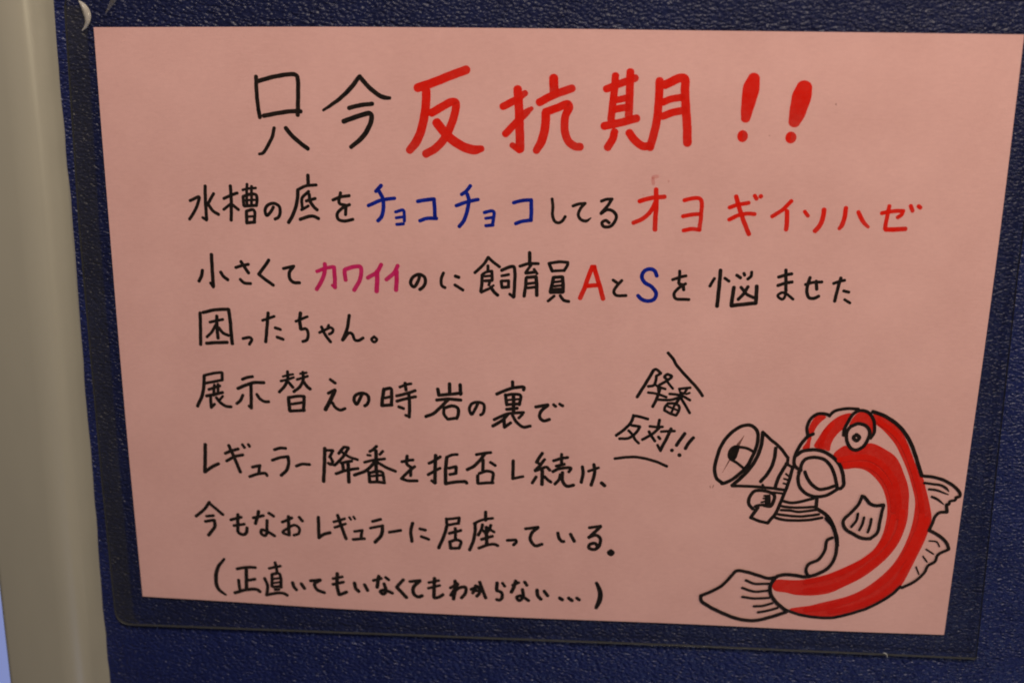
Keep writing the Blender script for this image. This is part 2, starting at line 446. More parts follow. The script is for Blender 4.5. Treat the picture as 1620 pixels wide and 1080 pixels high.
DATA = '''L 1
G K 只
S -94.31,89.27,1.15 -94.39,84.35,1.16 -94.17,79.78,1.16 -93.75,76.03,1.17
S -93.61,87.84,1.23 -89.05,89.16,1.23 -83.94,90.10,1.22 -81.80,90.21,1.22 -80.66,89.66,1.22 -80.41,88.35,1.23 -80.50,84.57,1.23 -80.96,77.02,1.24
S -92.46,76.55,1.25 -87.29,77.60,1.24 -82.55,78.26,1.24 -79.89,78.23,1.24
S -89.11,72.65,1.02 -89.85,69.85,1.02 -91.82,66.31,1.02 -93.31,64.25,0.95 -94.65,63.91,0.79
S -85.17,72.72,1.25 -83.68,70.74,1.25 -81.04,68.27,1.25 -78.06,66.00,1.25
G K 今
S -60.02,89.87,1.14 -62.76,86.37,1.30 -66.36,82.91,1.15 -69.56,80.58,1.00 -72.36,78.74,0.77
S -59.95,89.87,1.29 -57.33,86.83,1.30 -53.93,84.07,1.30 -52.02,83.23,1.30 -50.17,83.11,0.99
S -63.75,79.62,1.23 -60.22,80.55,1.23 -56.02,81.12,1.23
S -65.69,75.23,1.39 -61.11,76.92,1.39 -57.00,77.99,1.39 -56.35,77.39,1.39 -56.81,74.70,1.39 -59.35,70.43,1.40 -63.50,66.80,1.17
G R 反
S -40.98,86.53,2.73 -35.78,88.30,2.72 -30.03,90.63,2.71 -25.00,92.49,2.70
S -38.11,85.64,2.73 -38.37,80.74,2.75 -39.21,75.79,2.76 -40.43,71.56,2.78 -42.04,68.46,2.79 -44.02,66.10,2.41
S -36.47,78.50,2.52 -33.18,80.45,2.52 -30.09,82.09,2.51 -28.56,82.04,2.51 -28.65,79.40,2.52 -29.75,75.58,2.53 -32.11,70.57,2.54 -35.25,67.05,2.56 -38.58,65.05,2.56
S -34.85,75.49,2.92 -32.48,72.48,2.92 -30.18,70.23,2.93 -25.94,67.62,2.93 -22.46,66.73,2.93 -20.06,67.16,2.12
G R 抗
S -13.07,80.99,2.35 -9.08,83.12,2.34 -5.88,85.42,1.96
S -8.35,86.58,2.71 -7.93,82.02,2.72 -7.69,76.36,2.74 -7.44,70.66,2.76 -7.41,67.22,2.77
S -7.60,66.83,1.92 -9.92,68.51,1.92
S -12.25,72.10,2.30 -8.64,75.97,2.28 -5.62,79.05,2.27 -3.73,80.59,1.36
S 3.24,90.33,2.84 3.47,85.95,2.85
S -1.29,82.50,2.49 3.41,85.01,2.48 9.22,87.16,2.47
S 0.77,79.46,2.50 4.24,80.72,2.49 8.00,82.10,2.48 8.48,81.17,2.49 7.32,78.52,2.49 7.11,73.99,2.51 8.25,70.40,2.52 10.58,68.53,2.52 12.30,68.45,2.52
S 0.92,79.35,2.72 0.73,74.62,2.74 -0.35,70.04,2.75 -2.03,66.94,2.30
G R 期
S 20.23,87.15,2.31 25.04,89.08,2.30 29.39,90.73,2.30
S 23.02,91.44,2.30 22.91,87.75,2.31 22.44,82.54,2.32 22.04,77.28,2.34
S 27.71,92.69,2.44 27.75,86.35,2.46 27.73,78.51,2.48
S 23.65,83.68,2.09 27.07,84.48,2.09
S 23.25,80.76,2.25 27.18,81.50,2.25
S 19.83,75.28,2.49 24.71,76.39,2.49 30.31,77.99,2.48
S 23.30,73.53,2.42 22.80,71.25,2.43 21.18,68.36,2.44
S 28.03,73.32,2.49 30.21,70.63,2.50 32.92,68.98,2.50 34.81,69.20,2.50
S 37.13,90.01,2.52 37.17,84.65,2.53 36.74,77.17,2.55 35.82,72.26,2.57 34.91,68.64,2.58
S 38.86,88.74,2.67 43.95,91.03,2.66 45.08,90.68,2.66 45.35,86.63,2.67 45.93,81.08,2.68 46.58,75.48,2.70 46.90,70.39,2.72
S 38.36,83.18,2.16 40.92,84.26,2.16 44.62,84.96,2.15
S 38.55,78.78,2.32 42.23,80.19,2.32 45.57,80.77,2.31
G R !
S 66.84,91.20,3.66 66.28,88.45,4.96 65.73,84.39,4.43 65.28,81.04,3.63 65.07,78.51,2.90
S 64.41,72.88,3.74
G R !
S 82.87,88.64,4.76 82.33,86.14,5.80 81.70,82.81,5.38 81.12,79.84,4.73 80.54,77.67,3.63
S 79.76,72.72,3.65
G S speck
S 93.12,83.67,0.29 93.30,83.31,0.29
G S speck
S 73.00,73.27,0.22 73.08,73.05,0.22
L 2
G K 水
S -113.83,52.74,1.01 -114.06,47.87,1.02 -114.07,41.26,1.02
S -114.09,40.97,0.88 -115.38,41.85,0.88
S -119.37,47.57,0.95 -116.17,48.91,0.94 -116.46,47.45,0.95 -117.97,44.15,0.95 -120.01,41.19,0.95
S -111.06,50.18,0.94 -112.82,47.36,0.94 -113.63,46.07,0.95
S -113.13,46.45,0.98 -111.74,44.30,0.98 -109.81,43.08,0.98
G K 槽
S -105.12,52.93,1.01 -105.12,48.08,1.01 -105.55,41.18,1.02
S -107.64,48.56,0.94 -105.21,49.70,0.94 -102.90,50.58,0.94
S -105.19,46.99,0.87 -106.53,45.88,0.87 -107.91,44.83,0.87
S -104.75,46.46,0.94 -103.64,45.58,0.94 -102.81,44.88,0.94
S -100.99,51.66,0.79 -98.90,52.18,0.79 -96.43,52.41,0.79
S -99.36,53.67,0.86 -99.68,50.01,0.87 -99.75,46.76,0.87
S -97.84,52.99,0.86 -98.01,50.04,0.87 -98.19,46.80,0.87
S -100.94,49.44,0.94 -100.90,46.37,0.94
S -100.79,49.55,0.94 -98.65,50.21,0.94 -96.48,50.15,0.94 -96.21,48.47,0.94 -96.50,46.48,0.94
S -100.66,48.11,0.72 -96.51,48.42,0.72
S -100.70,46.20,0.94 -96.50,46.48,0.94
S -100.07,44.40,1.02 -100.19,40.51,1.02
S -99.92,44.51,0.94 -97.86,45.00,0.94 -97.24,44.29,0.94 -97.55,40.83,0.95
S -99.74,42.56,0.73 -97.69,42.75,0.73
S -100.23,40.40,0.95 -97.37,40.73,0.95
G K の
S -90.73,46.07,0.98 -91.72,44.35,0.98 -93.17,43.12,0.98 -93.65,44.92,0.98 -92.69,46.57,0.98 -90.55,47.34,0.98 -88.73,46.30,0.98 -88.46,44.43,0.98 -89.16,42.60,0.98 -90.32,41.92,0.98
G K 底
S -78.40,57.16,1.07 -78.46,54.24,1.07
S -82.14,52.13,0.93 -79.20,53.51,0.93 -75.71,53.91,0.93
S -82.03,52.13,1.08 -82.41,48.61,1.08 -83.35,45.35,1.08 -84.55,42.78,1.09 -85.73,40.87,1.09
S -78.39,51.64,0.93 -80.72,49.29,0.94 -80.74,45.48,0.94
S -81.11,45.33,0.87 -78.67,46.72,0.87
S -79.32,48.39,0.94 -76.26,49.33,0.93
S -78.25,50.68,1.00 -77.99,48.35,1.01 -76.87,46.51,1.01 -75.69,45.46,1.01
S -81.69,42.06,1.02 -78.75,43.11,1.01 -76.94,43.22,1.01 -75.34,42.47,1.01
G K を
S -70.24,48.96,0.97 -67.33,50.10,0.97 -64.63,50.52,0.97
S -67.57,51.46,0.97 -68.05,47.87,0.97 -65.99,47.27,0.97
S -65.81,47.20,0.97 -66.10,44.03,0.97
S -64.62,47.52,0.97 -67.10,46.27,0.97 -68.90,44.25,0.97 -68.67,42.45,0.98 -66.53,41.85,0.98 -63.63,42.50,0.97
G B チ
S -53.72,54.19,1.28 -55.55,52.23,1.28
S -54.41,52.26,1.28 -53.23,49.64,1.28 -53.11,47.14,1.29 -53.72,43.90,1.29 -55.09,42.20,1.30
S -58.22,47.31,1.22 -53.77,49.27,1.21 -49.30,50.02,1.21
G B ョ
S -49.04,45.38,1.07 -46.43,46.01,1.07 -46.10,44.44,1.07 -46.14,42.35,1.08
S -48.91,43.36,1.00 -46.33,43.79,1.00
S -48.77,41.13,1.08 -46.44,41.41,1.08
G B コ
S -41.50,49.13,1.28 -38.83,49.69,1.28 -35.92,50.05,1.28
S -35.99,49.97,1.28 -35.84,47.20,1.28 -35.71,43.54,1.29
S -40.89,42.59,1.22 -38.20,43.48,1.22 -35.17,43.49,1.22
G B チ
S -23.78,54.79,1.20 -25.37,52.77,1.20 -26.72,51.82,1.20
S -24.85,52.08,1.27 -24.32,49.96,1.27 -24.87,46.39,1.28 -25.94,43.14,1.28 -27.55,40.94,1.29
S -28.57,48.01,1.21 -24.68,49.42,1.20 -21.22,50.25,1.20
G B ョ
S -19.11,45.88,1.14 -16.57,46.51,1.13 -15.93,46.06,1.14 -16.03,43.92,1.14 -16.38,41.87,1.14
S -18.68,43.96,1.00 -16.21,44.31,1.00
S -18.61,41.45,1.14 -16.20,41.73,1.14
G B コ
S -9.37,49.42,1.20 -6.74,50.19,1.20 -3.60,50.51,1.20
S -3.53,50.51,1.27 -3.42,47.25,1.27 -3.51,43.62,1.28
S -8.61,42.42,1.21 -6.32,43.26,1.21 -3.51,43.69,1.21
G K し
S 3.39,51.03,0.91 3.71,48.84,0.91 3.66,45.65,0.92 4.39,43.53,0.92 5.63,43.02,0.92 7.02,43.77,0.92 7.87,45.22,0.92
G K て
S 10.34,48.82,0.91 12.14,49.47,0.91 14.39,49.80,0.91
S 14.39,49.80,0.91 12.87,48.00,0.91 12.22,45.85,0.92 13.13,44.28,0.92 14.89,43.89,0.92 16.43,44.96,0.35
G K る
S 19.69,50.63,0.91 21.47,51.31,0.91 23.20,51.42,0.91
S 23.20,51.42,0.94 21.88,49.27,0.94 19.70,46.57,0.95
S 19.70,46.46,0.95 21.58,47.78,0.95 23.50,47.47,0.95 24.77,45.87,0.95 24.31,43.84,0.95 22.79,42.20,0.95 20.70,42.15,0.95 20.11,43.38,0.95 21.34,44.23,0.95 22.48,43.44,0.95
G R オ
S 32.21,50.92,1.46 35.96,52.06,1.46 40.35,52.59,1.46
S 37.49,54.97,1.52 37.79,49.65,1.53 37.64,45.05,1.54 37.68,41.50,1.55
S 37.56,51.05,1.39 36.14,47.85,1.40 33.81,45.32,1.40 30.48,43.60,1.41
G R ヨ
S 46.83,51.55,1.32 49.71,52.31,1.32 51.42,52.35,1.31 52.34,51.74,1.32 52.55,46.48,1.32 52.25,41.73,1.33
S 46.64,46.19,1.33 49.30,46.82,1.32 52.04,47.10,1.32
S 47.08,41.46,1.33 49.54,42.02,1.33 52.31,41.87,1.33
G R ギ
S 63.60,53.26,1.45 64.94,49.24,1.45 66.57,45.06,1.46 68.49,40.79,1.47
S 61.68,49.51,1.32 64.19,50.45,1.31 67.83,51.20,1.31
S 61.75,45.47,1.32 65.08,47.14,1.32 67.78,47.62,1.32 70.01,47.54,1.32
S 69.58,53.61,1.31 70.26,52.58,1.31
S 71.49,53.51,1.44 71.63,53.38,1.44
G R イ
S 81.50,52.14,1.30 78.93,49.22,1.31 75.62,46.86,1.31
S 80.32,48.73,1.45 80.57,45.40,1.45 80.49,42.65,1.46
G R ソ
S 86.03,48.80,1.24 87.23,47.32,1.24
S 92.20,49.54,1.51 92.03,46.74,1.52 91.07,43.91,1.52 89.83,42.36,1.52
G R ハ
S 99.17,50.23,1.44 98.96,46.91,1.44 98.32,44.44,1.45 97.60,43.37,1.17
S 103.26,49.04,1.37 104.95,46.01,1.37 106.81,44.12,1.03
G R ゼ
S 110.76,48.80,1.30 114.05,49.51,1.30 117.55,49.73,1.30
S 117.46,49.62,1.30 117.01,48.39,1.30 115.93,47.50,1.30
S 112.94,51.25,1.29 112.56,47.59,1.30 112.25,43.73,1.31
S 112.55,43.46,1.51 115.65,43.54,1.51 118.78,43.83,1.51
S 119.73,51.41,1.29 120.46,49.76,1.29
S 122.24,51.37,1.36 122.82,50.89,1.36
G P smear
S 36.43,58.98,1.17 37.73,59.22,1.17
S 36.25,58.49,1.04 36.52,56.83,1.04
G P smear
S 41.38,57.95,0.41 41.54,57.50,0.41
G P smear
S 33.34,53.06,0.35 33.58,52.99,0.35
L 3
G K 小
S -113.23,29.03,1.11 -113.30,23.62,1.12 -113.31,17.80,1.13
S -113.30,17.43,0.90 -114.24,18.91,0.90
S -116.77,23.34,1.04 -117.14,21.64,1.05 -118.23,19.43,1.05
S -110.38,22.88,1.04 -109.54,21.48,1.05 -108.03,20.21,1.05
G K さ
S -104.98,24.68,0.97 -102.65,25.41,0.96 -100.48,25.92,0.96
S -103.01,26.82,1.04 -101.77,24.69,1.04 -100.58,22.86,1.04
S -103.67,20.52,0.97 -102.27,19.25,0.97 -100.05,19.13,0.97
G K く
S -93.25,27.60,1.03 -94.92,25.25,1.04 -97.06,22.51,1.04
S -96.99,22.44,1.04 -94.44,20.41,1.04 -92.12,18.75,1.04
G K て
S -88.33,24.77,0.96 -84.61,25.69,0.96
S -84.76,25.61,1.03 -86.26,23.45,1.04 -86.22,21.21,1.04 -84.88,19.94,1.04 -82.93,19.88,1.04
G M カ
S -76.70,24.05,1.25 -73.65,25.29,1.25 -71.08,25.84,1.25
S -70.72,25.74,1.40 -70.56,21.84,1.40 -70.61,18.55,1.41
S -70.68,18.55,1.04 -71.53,19.35,1.04
S -73.85,26.80,1.40 -73.86,24.72,1.40 -74.90,21.35,1.41 -76.99,17.73,1.41
G M ワ
S -67.02,24.91,1.40 -67.07,23.43,1.40 -66.78,21.28,1.40
S -66.73,25.11,1.40 -63.78,26.04,1.39 -61.60,26.10,1.39 -61.38,23.59,1.40 -62.12,20.97,1.40 -63.96,17.85,1.41
G M イ
S -54.39,27.04,1.39 -55.83,24.49,1.39 -59.09,22.32,1.40
S -55.82,24.67,1.54 -55.91,21.14,1.55 -56.19,17.59,1.55
G M イ
S -48.67,26.83,1.39 -50.03,24.28,1.39 -52.69,21.90,1.40
S -49.11,24.86,1.46 -49.17,21.71,1.47 -49.43,18.28,1.47
G K の
S -41.17,23.79,1.02 -41.82,21.55,1.03 -43.30,19.57,1.03 -44.37,20.73,1.03 -43.53,22.98,1.03 -41.42,24.00,1.02 -39.55,23.10,1.02 -39.32,21.25,1.03 -40.14,19.55,1.03 -41.24,18.70,1.03
G K に
S -33.03,24.76,0.95 -33.85,22.52,0.95 -33.62,20.30,0.95 -32.54,19.59,0.95
S -29.01,23.76,1.02 -27.79,23.36,1.02
S -29.17,20.65,0.95 -26.40,18.95,0.95
G K 飼
S -17.77,30.61,0.94 -19.38,28.08,0.94 -22.35,25.13,0.95
S -17.77,30.61,0.94 -16.16,29.08,0.94 -13.94,27.42,0.94
S -17.87,27.68,0.94 -17.87,25.92,0.94
S -19.66,24.69,0.87 -18.30,25.54,0.87 -16.51,25.88,0.87
S -16.51,25.77,0.94 -16.43,22.65,0.95
S -19.84,24.39,1.02 -19.91,21.81,1.02 -20.27,18.65,1.02
S -18.94,23.98,0.80 -16.51,24.27,0.80
S -18.83,22.39,0.95 -16.50,22.64,0.95
S -20.16,18.39,0.88 -17.57,19.65,0.88
S -17.22,22.25,0.87 -17.57,20.95,0.88
S -15.96,20.89,0.73 -17.14,19.96,0.73
S -16.85,20.23,1.02 -15.77,18.59,1.02 -14.51,17.52,1.02
S -13.22,26.23,1.01 -10.44,27.52,1.01 -9.09,27.56,1.01 -8.72,25.81,1.01 -8.82,20.65,1.02 -9.00,17.12,1.02
S -9.08,16.93,0.88 -10.45,18.01,0.88
S -13.21,24.32,0.87 -10.78,24.87,0.87
S -13.35,22.44,0.95 -13.12,20.52,0.95
S -13.20,22.55,0.87 -10.84,22.73,0.87
S -10.84,22.66,0.94 -10.82,20.59,0.95
S -13.08,20.30,0.95 -10.75,20.52,0.95
G K 育
S -3.80,32.59,1.08 -3.76,28.51,1.08
S -7.06,27.83,0.94 -4.04,28.79,0.94 -0.85,28.88,0.94
S -3.26,28.34,0.87 -5.15,25.61,0.87
S -5.07,25.47,0.94 -1.69,25.93,0.94
S -2.24,26.91,0.87 -1.22,25.36,0.87
S -4.88,23.79,1.01 -5.03,21.13,1.02 -5.53,17.41,1.02
S -4.63,24.01,1.01 -1.67,24.35,1.01
S -1.49,24.18,1.09 -1.28,21.24,1.09 -1.23,17.84,1.09
S -4.25,21.81,0.87 -1.65,22.26,0.87
S -4.30,20.34,0.87 -1.63,20.78,0.87
G K 員
S 2.77,29.05,1.01 3.88,26.45,1.01
S 3.13,29.17,0.93 6.23,29.69,0.93 9.07,29.59,0.93
S 9.07,29.52,0.93 8.91,28.49,0.93 7.89,26.71,0.94
S 3.95,26.46,0.87 7.78,26.78,0.86
S 4.38,24.27,1.08 3.89,21.76,1.09 3.40,19.23,1.09
S 4.56,24.27,1.01 7.22,24.57,1.01
S 7.40,24.43,1.08 7.63,21.86,1.09 7.68,19.36,1.09
S 4.77,22.66,0.80 7.43,23.11,0.80
S 4.54,21.18,0.80 7.46,21.64,0.80
S 3.74,19.98,0.87 7.66,20.39,0.87
S 3.40,19.08,1.09 7.50,19.28,1.09
S 4.75,17.79,0.87 2.63,15.95,0.88
S 6.74,17.96,0.95 8.10,16.33,0.95 9.71,16.01,0.95
G R A
S 17.30,28.22,1.51 15.92,24.30,1.51 14.94,20.97,1.52 13.46,17.31,1.53
S 17.94,28.23,1.51 19.10,24.40,1.51 20.27,20.76,1.52 21.23,17.25,1.52
S 15.21,21.57,1.45 19.88,22.03,1.44
S 17.09,28.35,1.29 18.14,28.38,1.29
G K と
S 24.42,23.92,0.93 25.80,22.97,0.94
S 27.36,23.83,0.93 25.56,21.65,0.94 24.80,19.79,0.94 25.48,18.70,0.94 28.95,18.62,0.94
G B S
S 38.97,25.76,1.29 38.20,27.41,1.28 36.77,28.07,1.28 34.93,27.47,1.29 33.96,25.37,1.29 35.02,23.39,1.29 37.55,21.81,1.29 38.98,19.65,1.30 38.36,17.61,1.30 35.99,16.95,1.30 34.27,17.49,1.30 32.91,18.74,1.30
G K を
S 44.29,24.60,0.93 46.52,25.47,0.93 48.70,26.07,0.93
S 46.49,27.65,0.93 46.52,25.54,0.93 46.34,23.53,0.93
S 46.56,23.17,1.00 47.88,22.84,1.00
S 47.88,22.84,0.97 48.13,21.21,0.97
S 48.66,23.34,0.93 46.35,21.70,0.93 44.97,19.65,0.93 45.54,18.12,0.94 47.94,17.90,0.94 50.05,17.89,0.93
G K 悩
S 58.13,25.43,0.92 56.74,22.74,0.93
S 59.99,28.31,1.13 59.88,24.10,1.14 59.54,15.85,1.15
S 61.54,25.60,0.92 62.99,24.63,0.92
S 65.43,26.73,0.99 66.74,25.90,0.99
S 67.75,27.45,0.92 68.00,26.80,0.92
S 70.25,27.95,0.92 70.17,26.57,0.92 69.09,25.53,0.92
S 64.75,22.53,1.14 64.49,19.86,1.14 64.26,16.18,1.15
S 72.23,23.19,1.14 72.31,20.45,1.14 72.30,17.34,1.14
S 64.26,16.18,1.15 68.01,16.74,1.15 72.34,17.34,1.14
S 67.08,22.67,0.93 69.18,20.29,0.93 71.63,19.12,0.93
S 69.36,22.92,1.00 68.12,20.51,1.00 66.43,18.45,1.00
G K ま
S 79.18,26.47,0.99 81.21,27.18,0.99 83.44,27.74,0.99
S 79.18,23.57,0.99 81.41,24.43,0.99 83.79,24.93,0.99
S 81.42,28.98,0.99 81.94,21.83,0.99
S 81.96,21.65,0.85 81.59,19.45,0.85 80.94,18.88,0.85 79.36,20.11,0.85 80.60,21.17,0.85 82.01,20.92,0.85 84.51,18.99,0.85
G K せ
S 88.17,24.19,0.92 90.69,24.99,0.92 93.50,25.21,0.92
S 89.53,26.62,0.99 88.89,23.85,0.99 88.91,21.31,0.99 89.73,19.69,0.99 91.47,19.56,0.99 92.86,20.33,0.99
S 91.62,25.45,0.99 91.98,22.67,0.99
G K た
S 97.32,24.82,0.92 99.25,25.60,0.91 100.87,26.00,0.91
S 99.56,26.79,0.98 99.03,24.14,0.99 98.18,18.74,0.99
S 100.80,22.38,0.92 102.59,22.00,0.92
S 101.40,19.42,0.85 103.26,18.28,0.85
L 4
G K 困
S -118.65,8.03,1.06 -118.88,2.96,1.07 -119.26,-3.56,1.08
S -117.58,8.18,1.06 -113.31,9.27,1.06 -108.61,9.64,1.06
S -108.43,9.57,1.13 -108.12,5.60,1.14 -108.03,0.99,1.14 -107.89,-2.87,1.15
S -115.41,4.76,0.91 -110.72,5.90,0.91
S -112.78,7.07,1.06 -112.96,3.15,1.07 -112.86,-1.02,1.07
S -113.16,4.10,0.91 -114.98,1.15,0.92 -116.76,-0.68,0.92
S -112.31,2.78,0.99 -110.85,0.90,0.99 -109.02,0.11,0.99
S -117.14,-3.02,1.07 -113.34,-2.66,1.07 -109.63,-2.46,1.07
G K っ
S -103.93,-0.88,0.99 -101.54,-0.42,0.99 -100.82,-1.09,0.99 -101.75,-2.90,0.99
G K た
S -96.62,5.96,0.91 -92.40,7.55,0.90
S -94.49,8.78,1.05 -95.13,3.71,1.06 -95.87,-1.82,1.07
S -92.27,3.42,0.98 -90.43,2.87,0.98
S -91.77,0.09,0.99 -89.64,-0.72,0.99
G K ち
S -84.85,5.99,0.90 -80.69,7.83,0.90
S -83.08,9.05,1.13 -83.46,6.38,1.13 -83.22,3.33,1.13
S -83.12,3.14,0.98 -81.36,3.39,0.98 -80.66,1.49,0.98 -81.27,-0.64,0.99 -82.68,-1.27,0.99
G K や
S -76.69,2.19,0.91 -74.49,3.30,0.90 -72.61,4.12,0.90 -71.82,3.38,0.90 -72.30,2.22,0.91 -73.25,1.73,0.91
S -73.31,4.98,0.90 -73.73,3.82,0.90
S -75.86,4.25,0.98 -74.57,1.30,0.98 -72.87,-1.06,0.98
G K ん
S -65.98,8.75,1.05 -66.88,3.85,1.05 -68.61,-0.27,1.06
S -68.38,-0.11,0.98 -66.18,2.42,0.98 -65.19,2.07,0.98 -64.23,-0.09,0.98 -62.93,-0.24,0.98 -61.31,0.74,0.98
G K 。
S -57.45,1.32,0.90 -56.52,0.36,0.90 -57.50,-0.67,0.90 -58.44,0.30,0.90 -57.45,1.32,0.90
L 5
G K 展
S -118.81,-15.18,1.09 -119.18,-18.96,1.09 -120.00,-22.57,1.10 -122.02,-26.73,1.10
S -118.80,-15.06,0.93 -115.61,-14.16,0.93 -112.46,-13.66,0.93
S -112.24,-13.81,1.01 -112.34,-16.53,1.01
S -118.54,-17.94,0.94 -115.44,-17.24,0.93 -112.42,-16.53,0.93
S -117.47,-20.29,0.94 -115.59,-19.54,0.94 -113.32,-18.75,0.93
S -115.32,-18.42,0.93 -115.85,-22.42,0.94
S -113.97,-18.17,0.93 -114.19,-21.56,0.94
S -118.48,-22.71,1.02 -115.37,-22.00,1.02 -112.45,-21.18,1.01
S -116.96,-22.86,1.02 -117.01,-24.86,1.02 -117.01,-27.06,1.02
S -117.01,-27.06,0.94 -115.69,-25.69,0.94
S -112.54,-22.61,0.86 -113.78,-24.14,0.86
S -114.88,-23.26,1.02 -113.64,-24.93,1.02 -111.81,-26.26,1.02 -109.72,-26.51,1.02
G K 示
S -105.08,-16.00,1.01 -103.14,-15.22,1.01 -101.30,-14.84,1.01
S -106.89,-19.50,1.09 -104.07,-18.21,1.09 -100.97,-17.11,1.09 -97.36,-16.99,1.08
S -102.08,-17.94,1.09 -102.24,-22.71,1.09 -102.46,-26.71,1.10
S -102.46,-26.71,0.94 -103.22,-25.94,0.94
S -105.24,-21.95,1.01 -106.12,-23.85,1.02 -107.61,-25.23,1.02
S -100.15,-21.44,1.01 -99.02,-23.19,1.01 -97.55,-24.05,1.01 -95.95,-24.07,1.01
G K 替
S -90.42,-14.45,0.77 -88.70,-13.92,0.77 -86.71,-13.46,0.77
S -91.26,-16.18,0.85 -88.77,-15.50,0.85 -86.54,-14.63,0.85
S -88.63,-12.55,1.00 -88.77,-15.50,1.00 -90.03,-18.10,1.01 -91.95,-20.27,1.01
S -88.51,-16.47,1.00 -87.37,-17.89,1.01 -86.94,-18.39,1.01
S -84.14,-13.17,0.77 -81.86,-12.70,0.77
S -85.37,-15.38,0.85 -83.45,-14.72,0.85 -81.54,-13.98,0.85
S -83.17,-12.55,1.00 -83.18,-15.30,1.00 -84.35,-17.90,1.00 -86.71,-19.96,1.01
S -83.07,-16.16,1.08 -81.71,-18.00,1.08 -80.80,-18.76,1.08
S -88.71,-22.21,1.17 -88.65,-25.00,1.17 -88.49,-27.19,1.17
S -88.52,-22.21,1.01 -85.65,-21.63,1.01 -83.19,-21.54,1.01
S -83.08,-21.69,1.09 -83.31,-24.40,1.09 -83.54,-27.00,1.09
S -87.69,-24.64,0.93 -83.86,-23.94,0.93
S -88.38,-27.30,1.02 -85.90,-27.09,1.01 -83.22,-26.79,1.01
G K え
S -73.50,-14.95,1.00 -71.78,-16.23,1.00
S -74.44,-20.11,1.00 -71.94,-18.75,1.00
S -72.03,-19.03,1.31 -73.58,-22.45,1.32 -75.62,-26.30,1.32
S -73.06,-23.62,1.01 -72.17,-25.18,1.01 -70.32,-26.30,1.01 -68.60,-25.64,1.01
G K の
S -62.21,-19.86,1.08 -63.40,-22.27,1.08 -64.39,-23.89,1.08 -65.22,-22.54,1.08 -64.67,-20.54,1.08 -62.20,-19.66,1.08 -60.34,-20.38,1.08 -60.02,-22.15,1.08 -60.63,-23.75,1.08 -61.51,-24.38,1.08
G K 時
S -54.47,-17.80,1.15 -55.03,-20.97,1.15 -55.37,-23.95,1.16
S -54.36,-17.88,1.07 -52.04,-17.56,1.07 -51.79,-20.07,1.08 -51.95,-23.63,1.08
S -54.18,-21.14,0.92 -52.10,-20.55,0.92
S -55.37,-24.07,1.08 -51.80,-23.62,1.08
S -48.85,-16.90,0.92 -46.78,-15.96,0.92 -44.84,-15.50,0.92
S -46.96,-15.38,1.07 -46.63,-17.91,1.07
S -50.04,-20.20,1.00 -46.84,-19.30,1.00 -43.39,-17.99,0.99
S -49.97,-22.17,1.00 -46.50,-21.05,1.00 -43.31,-20.23,1.00
S -45.65,-19.45,1.07 -45.50,-23.78,1.08 -45.69,-27.95,1.08
S -45.69,-27.75,0.93 -46.99,-27.33,0.93
S -49.37,-24.24,1.00 -47.62,-24.85,1.00
G K 岩
S -35.46,-17.12,1.14 -35.00,-19.45,1.15
S -31.25,-15.01,1.14 -31.28,-18.73,1.14
S -27.55,-15.27,1.14 -27.42,-18.78,1.14
S -35.00,-19.37,1.07 -31.20,-18.92,1.07 -27.12,-18.30,1.07
S -35.87,-21.25,1.07 -31.96,-20.71,1.07 -27.32,-20.94,1.07
S -31.96,-21.11,1.07 -34.60,-23.97,1.08 -37.24,-26.44,1.08 -39.80,-27.53,1.08
S -33.29,-24.11,1.00 -33.31,-26.49,1.00 -32.02,-28.22,1.00
S -33.18,-24.11,1.07 -30.49,-23.22,1.07 -28.45,-23.93,1.07 -28.28,-26.30,1.08 -28.84,-27.90,1.08
S -31.83,-28.22,1.00 -28.66,-27.70,1.00
G K の
S -21.20,-21.69,0.99 -22.31,-24.10,1.00 -23.51,-26.12,1.00 -24.36,-24.17,1.00 -23.42,-22.17,0.99 -21.20,-21.49,0.99 -19.35,-22.21,0.99 -19.08,-23.97,0.99 -19.71,-25.77,1.00 -20.38,-26.23,1.00
G K 裏
S -9.24,-13.52,1.06 -9.11,-15.77,1.06
S -14.73,-18.24,1.06 -10.87,-16.42,1.06 -7.94,-15.54,1.06 -5.18,-15.44,1.06 -5.35,-16.42,1.06
S -11.67,-18.40,1.06 -11.20,-22.10,1.07
S -11.59,-18.59,0.99 -9.39,-18.12,0.99 -6.44,-18.40,0.99 -6.77,-21.94,0.99
S -11.03,-20.33,0.76 -6.79,-19.78,0.76
S -8.83,-18.49,1.14 -8.78,-24.77,1.15
S -11.02,-22.02,0.99 -6.59,-21.54,0.99
S -11.19,-23.76,1.07 -7.50,-23.22,1.07
S -15.62,-27.79,1.00 -10.81,-25.44,0.99 -5.27,-24.71,0.99
S -10.81,-25.63,1.07 -12.65,-27.88,1.07 -16.06,-30.19,1.08
S -12.10,-27.26,1.07 -11.97,-30.43,1.08
S -11.97,-30.51,1.00 -9.75,-28.76,1.00
S -5.63,-25.44,0.92 -6.91,-26.87,0.92
S -9.14,-25.96,0.99 -7.45,-28.67,1.00 -5.21,-30.17,1.00 -2.81,-29.67,1.00
G K で
S -1.05,-22.51,1.06 3.17,-21.57,1.06
S 3.17,-21.76,1.06 0.63,-24.41,1.07 0.48,-26.39,1.07 1.79,-27.60,1.07 3.81,-26.97,1.07
S 5.18,-21.41,0.99 5.93,-22.05,0.99
S 7.27,-21.10,0.98 8.39,-21.76,0.99
L 6
G K レ
S -120.21,-41.37,1.20 -120.56,-46.52,1.20 -121.06,-52.13,1.21
S -120.94,-52.12,1.13 -118.39,-50.15,1.13 -115.76,-48.71,1.12
G K ギ
S -111.53,-41.43,1.12 -109.93,-45.67,1.12 -107.88,-51.69,1.13
S -113.04,-44.56,1.04 -110.57,-43.44,1.04 -108.12,-42.64,1.04
